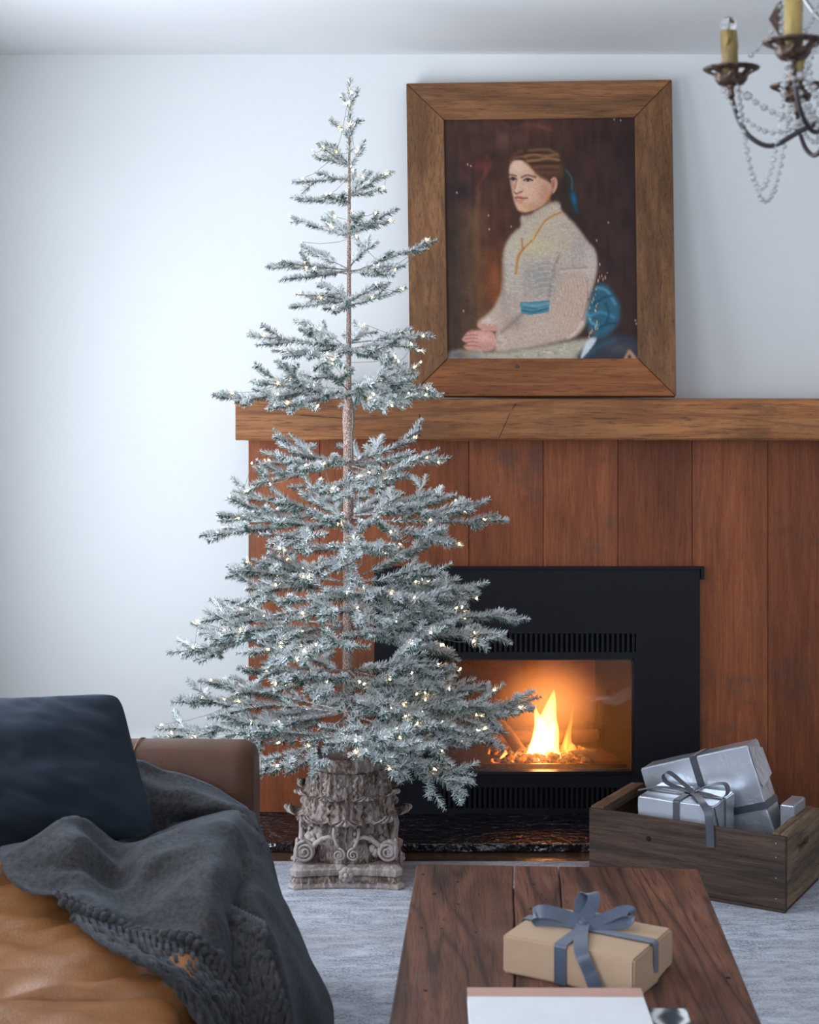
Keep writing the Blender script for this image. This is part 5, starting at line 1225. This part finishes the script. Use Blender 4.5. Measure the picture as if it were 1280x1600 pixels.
# ------------------------------------------------------------------ chandelier
t = NT('aged_bronze'); v = t.coords(); t.l(t.ramp(t.noise(v, 120, 5), [(.35, (.035, .025, .02)), (.6, (.12, .075, .055)), (.75, (.30, .22, .17))]), t.b.inputs['Base Color']); t.set(Metallic=.75, Roughness=.42); M['bronze'] = t.m
M['iron'] = plain('dark_iron', (.045, .04, .045), .4, .7); M['steel'] = plain('worn_steel', (.30, .30, .31), .35, .8)
t = NT('aged_candle_sleeve'); v = t.coords((1, 1, .25)); t.l(t.ramp(t.noise(v, 45, 4), [(.36, (.10, .065, .02)), (.52, (.27, .185, .05)), (.7, (.36, .26, .085))]), t.b.inputs['Base Color']); t.set(Roughness=.45); M['sleeve'] = t.m
def glassm(name, rough=0, ior=1.5, col=(1, 1, 1)):
    t = NT(name); t.set(Base_Color=col, Roughness=rough, IOR=ior, Transmission_Weight=1.0); return t.m
M['crystal'] = glassm('crystal', .04, 1.5, (.95, .96, .98)); M['crystal'].node_tree.nodes['Principled BSDF'].inputs['Transmission Weight'].default_value = .72; M['crystal'].node_tree.nodes['Principled BSDF'].inputs['Specular IOR Level'].default_value = .9; M['bulbglass'] = glassm('clear_bulb_glass', 0, 1.15)
CHX, CHY = .683, 2.325; RC_ = .192; zrim = zrow(110, 2.385)
ch = thing('chandelier', 'aged bronze candle chandelier with crystal bead swags at upper right', 'chandelier', (CHX, CHY, ZC))
zlow = zrow(228, 2.36); zhub = zlow+.040
MB().lathe([(.004, -.05), (.012, -.045), (.022, -.03), (.030, -.01), (.026, .005), (.014, .012), (.010, .03), (.018, .045), (.012, .06), (.009, .10), (.016, .13), (.008, .16), (.006, .40)], (CHX, CHY, zhub), 24).build('centre_column', M['bronze'], ch, smooth=True)
MB().tube([(CHX, CHY, zhub+.40), (CHX, CHY, ZC-.03)], .004, 8).build('hanging_rod', M['iron'], ch)
MB().lathe([(.006, -.05), (.03, -.03), (.055, -.008), (.06, -.001)], (CHX, CHY, ZC), 28).build('ceiling_rose', M['bronze'], ch, smooth=True)
def swag(a, b, sag, step=.0098, r=.0050, big=0, name='bead_swag'):
    n = 60; pts = []
    for i in range(n+1):
        t_ = i/n; p = a.lerp(b, t_); p = p.copy(); p.z -= sag*4*t_*(1-t_); pts.append(p)
    mb = MB(); acc = 0; last = pts[0]; k = 0
    for p in pts[1:]:
        acc += (p-last).length; last = p
        if acc >= step: acc = 0; rr = r*(1.25 if k % 4 == 0 else 1)*random.uniform(.9, 1.1); mb.ball(p, rr, 1, (1, 1, .85)); k += 1
    o = mb.build(name, M['crystal'], ch, kind='stuff'); MB().tube(pts[::3], .0005, 4).build('bead_wire', M['steel'], o)
dish_pts = []
for k, adeg in enumerate((165, 225, 105, 45, 285, 345)):
    a = R(adeg); dv = Vector((math.cos(a), math.sin(a), 0)); c = Vector((CHX, CHY, 0))+dv*RC_
    z0 = zrim-.030
    # arm: from hub dips and rises to the dish
    prof = [(.016, zlow+.050), (.05, zlow+.038), (.09, zlow+.020), (.130, zlow), (.160, zlow+.012), (.180, zlow+.040), (RC_, z0-.012)]
    pts = spline([Vector((CHX, CHY, 0))+dv*r+Vector((0, 0, z)) for r, z in prof], 30)
    arm_ = MB().tube(pts, [.0046-.0012*i/29 for i in range(30)], 8).build('arm', M['iron'], ch, smooth=True)
    cc = (c.x, c.y, z0)
    MB().lathe([(.003, -.016), (.006, -.012), (.0045, -.004), (.006, 0), (.009, .003), (.007, .006)], cc, 14).build('cup', M['bronze'], arm_, smooth=True)
    # pierced, scalloped dish
    nS = 40; G = []
    dp = [(.010, .004), (.019, .006), (.024, .012), (.0265, .020), (.034, .025), (.040, .028), (.0435, .031)]
    mb = MB(); prev = None
    for (r, z) in dp:
        ring = []
        for q in range(nS):
            an = 2*math.pi*q/nS; sc_ = 1+(.022*math.cos(an*20) if r > .038 else 0); ring.append((c.x+r*sc_*math.cos(an), c.y+r*sc_*math.sin(an), z0+z))
        G.append(ring)
    n0 = 0; V = [p for r in G for p in r]; Fc = []
    for i in range(len(G)-1):
        for q in range(nS):
            if i in (3,) and q % 5 in (1, 2): continue      # piercing
            Fc.append((i*nS+q, i*nS+(q+1) % nS, (i+1)*nS+(q+1) % nS, (i+1)*nS+q))
    mb.add(V, Fc); d_ = mb.build('drip_dish', M['bronze'], arm_, smooth=True); so = d_.modifiers.new('solid', 'SOLIDIFY'); so.thickness = .0014
    hS = .088 if k != 1 else .10
    tl = Vector((-.05, 0, 0)) if k == 0 else Vector((0, 0, 0))
    mb = MB().lathe([(.0125, .010), (.0130, .012), (.0128, .05), (.0130, hS), (.0115, hS+.001), (.011, hS-.004)], cc, 20)
    for q, v_ in enumerate(mb.V): mb.V[q] = (v_[0]+tl.x*(v_[2]-z0), v_[1], v_[2])
    for q in range(5):   # drips
        an = random.uniform(0, 6.28); L = random.uniform(.012, .03); mb.tube([(c.x+.0128*math.cos(an)+tl.x*hS, c.y+.0128*math.sin(an), z0+hS-.001), (c.x+.0134*math.cos(an)+tl.x*(hS-L), c.y+.0134*math.sin(an), z0+hS-L)], [.0016, .0019], 6)
    mb.build('candle_sleeve', M['sleeve'], arm_, smooth=True)
    bl = MB().lathe([(.006, hS-.004), (.008, hS+.002), (.0118, hS+.006), (.0122, hS+.011), (.0105, hS+.017), (.006, hS+.021), (.0008, hS+.023)], (cc[0]+tl.x*hS, cc[1], cc[2]), 18); bl.build('candle_bulb', M['bulbglass'], arm_, smooth=True)
    MB().tube([(cc[0]+tl.x*hS, cc[1], z0+hS-.003), (cc[0]+tl.x*hS, cc[1], z0+hS+.018)], .0022, 6).build('filament_stem', M['steel'], arm_)
    dish_pts.append((c.copy(), z0, dv))
for k in range(6):
    c, z0, dv = dish_pts[k]; rim = lambda c_, v_, r_=.028: c_+v_*r_
    order = [0, 1, 4, 5, 3, 2]
nxt = {0: 1, 1: 4, 4: 5, 5: 3, 3: 2, 2: 0}
hubp = Vector((CHX, CHY, zhub-.01))
for k in range(6):
    c, z0, dv = dish_pts[k]; c2, z2, dv2 = dish_pts[nxt[k]]
    A_ = Vector((c.x-dv.x*.0+dv.x*.0, c.y, z0+.006)); 
    tdir = (c2-c).normalized(); a1 = c+tdir*.018; b1 = c2-tdir*.018
    swag(Vector((c.x-.018*dv.x*-1, c.y+.018*dv.y, z0+.008)), Vector((CHX, CHY, zhub+.07))+dv*.03, .085)          # dish to column
    swag(Vector((a1.x, a1.y, z0+.008)), Vector((b1.x, b1.y, z2+.008)), .175)                              # long swag dish to dish
    swag(hubp+dv*.05+Vector((0, 0, .0)), hubp+dv2*.05, .14)
    swag(Vector((c.x, c.y, z0-.002))-dv*.012, hubp+dv*.03, .02, .0135, .0068)
    # upper cage scroll
    pts = spline([Vector((CHX, CHY, 0))+dv*r+Vector((0, 0, z)) for r, z in ((.012, zhub+.12), (.06, zhub+.15), (.095, zhub+.22), (.08, zhub+.32), (.04, zhub+.39), (.008, zhub+.42))], 24)
    MB().tube(pts, .0036, 8).build('upper_scroll', M['steel'], ch, smooth=True)
    swag(Vector((CHX, CHY, zhub+.40))+dv*.03, Vector((c.x, c.y, z0+.05))-dv*.03, .05, .010, .0042)
# leaf finial near the front candle
c, z0, dv = dish_pts[1]; q = P(1214, 30, 2.25)
mb = MB(); mb.add([q+Vector((-.012, 0, 0)), q+Vector((0, -.004, .022)), q+Vector((.008, 0, .028)), q+Vector((.004, .003, -.004)), q+Vector((.004, -.003, -.028)), q+Vector((0, .004, .0))], [(0, 4, 1), (1, 4, 3), (1, 3, 2), (0, 1, 5), (1, 2, 5), (5, 2, 3), (5, 3, 4), (0, 5, 4)]); mb.build('crystal_leaf', M['bronze'], ch)
swag(q+Vector((.004, 0, .03)), q+Vector((.008, 0, -.05)), 0, .012, .0055)
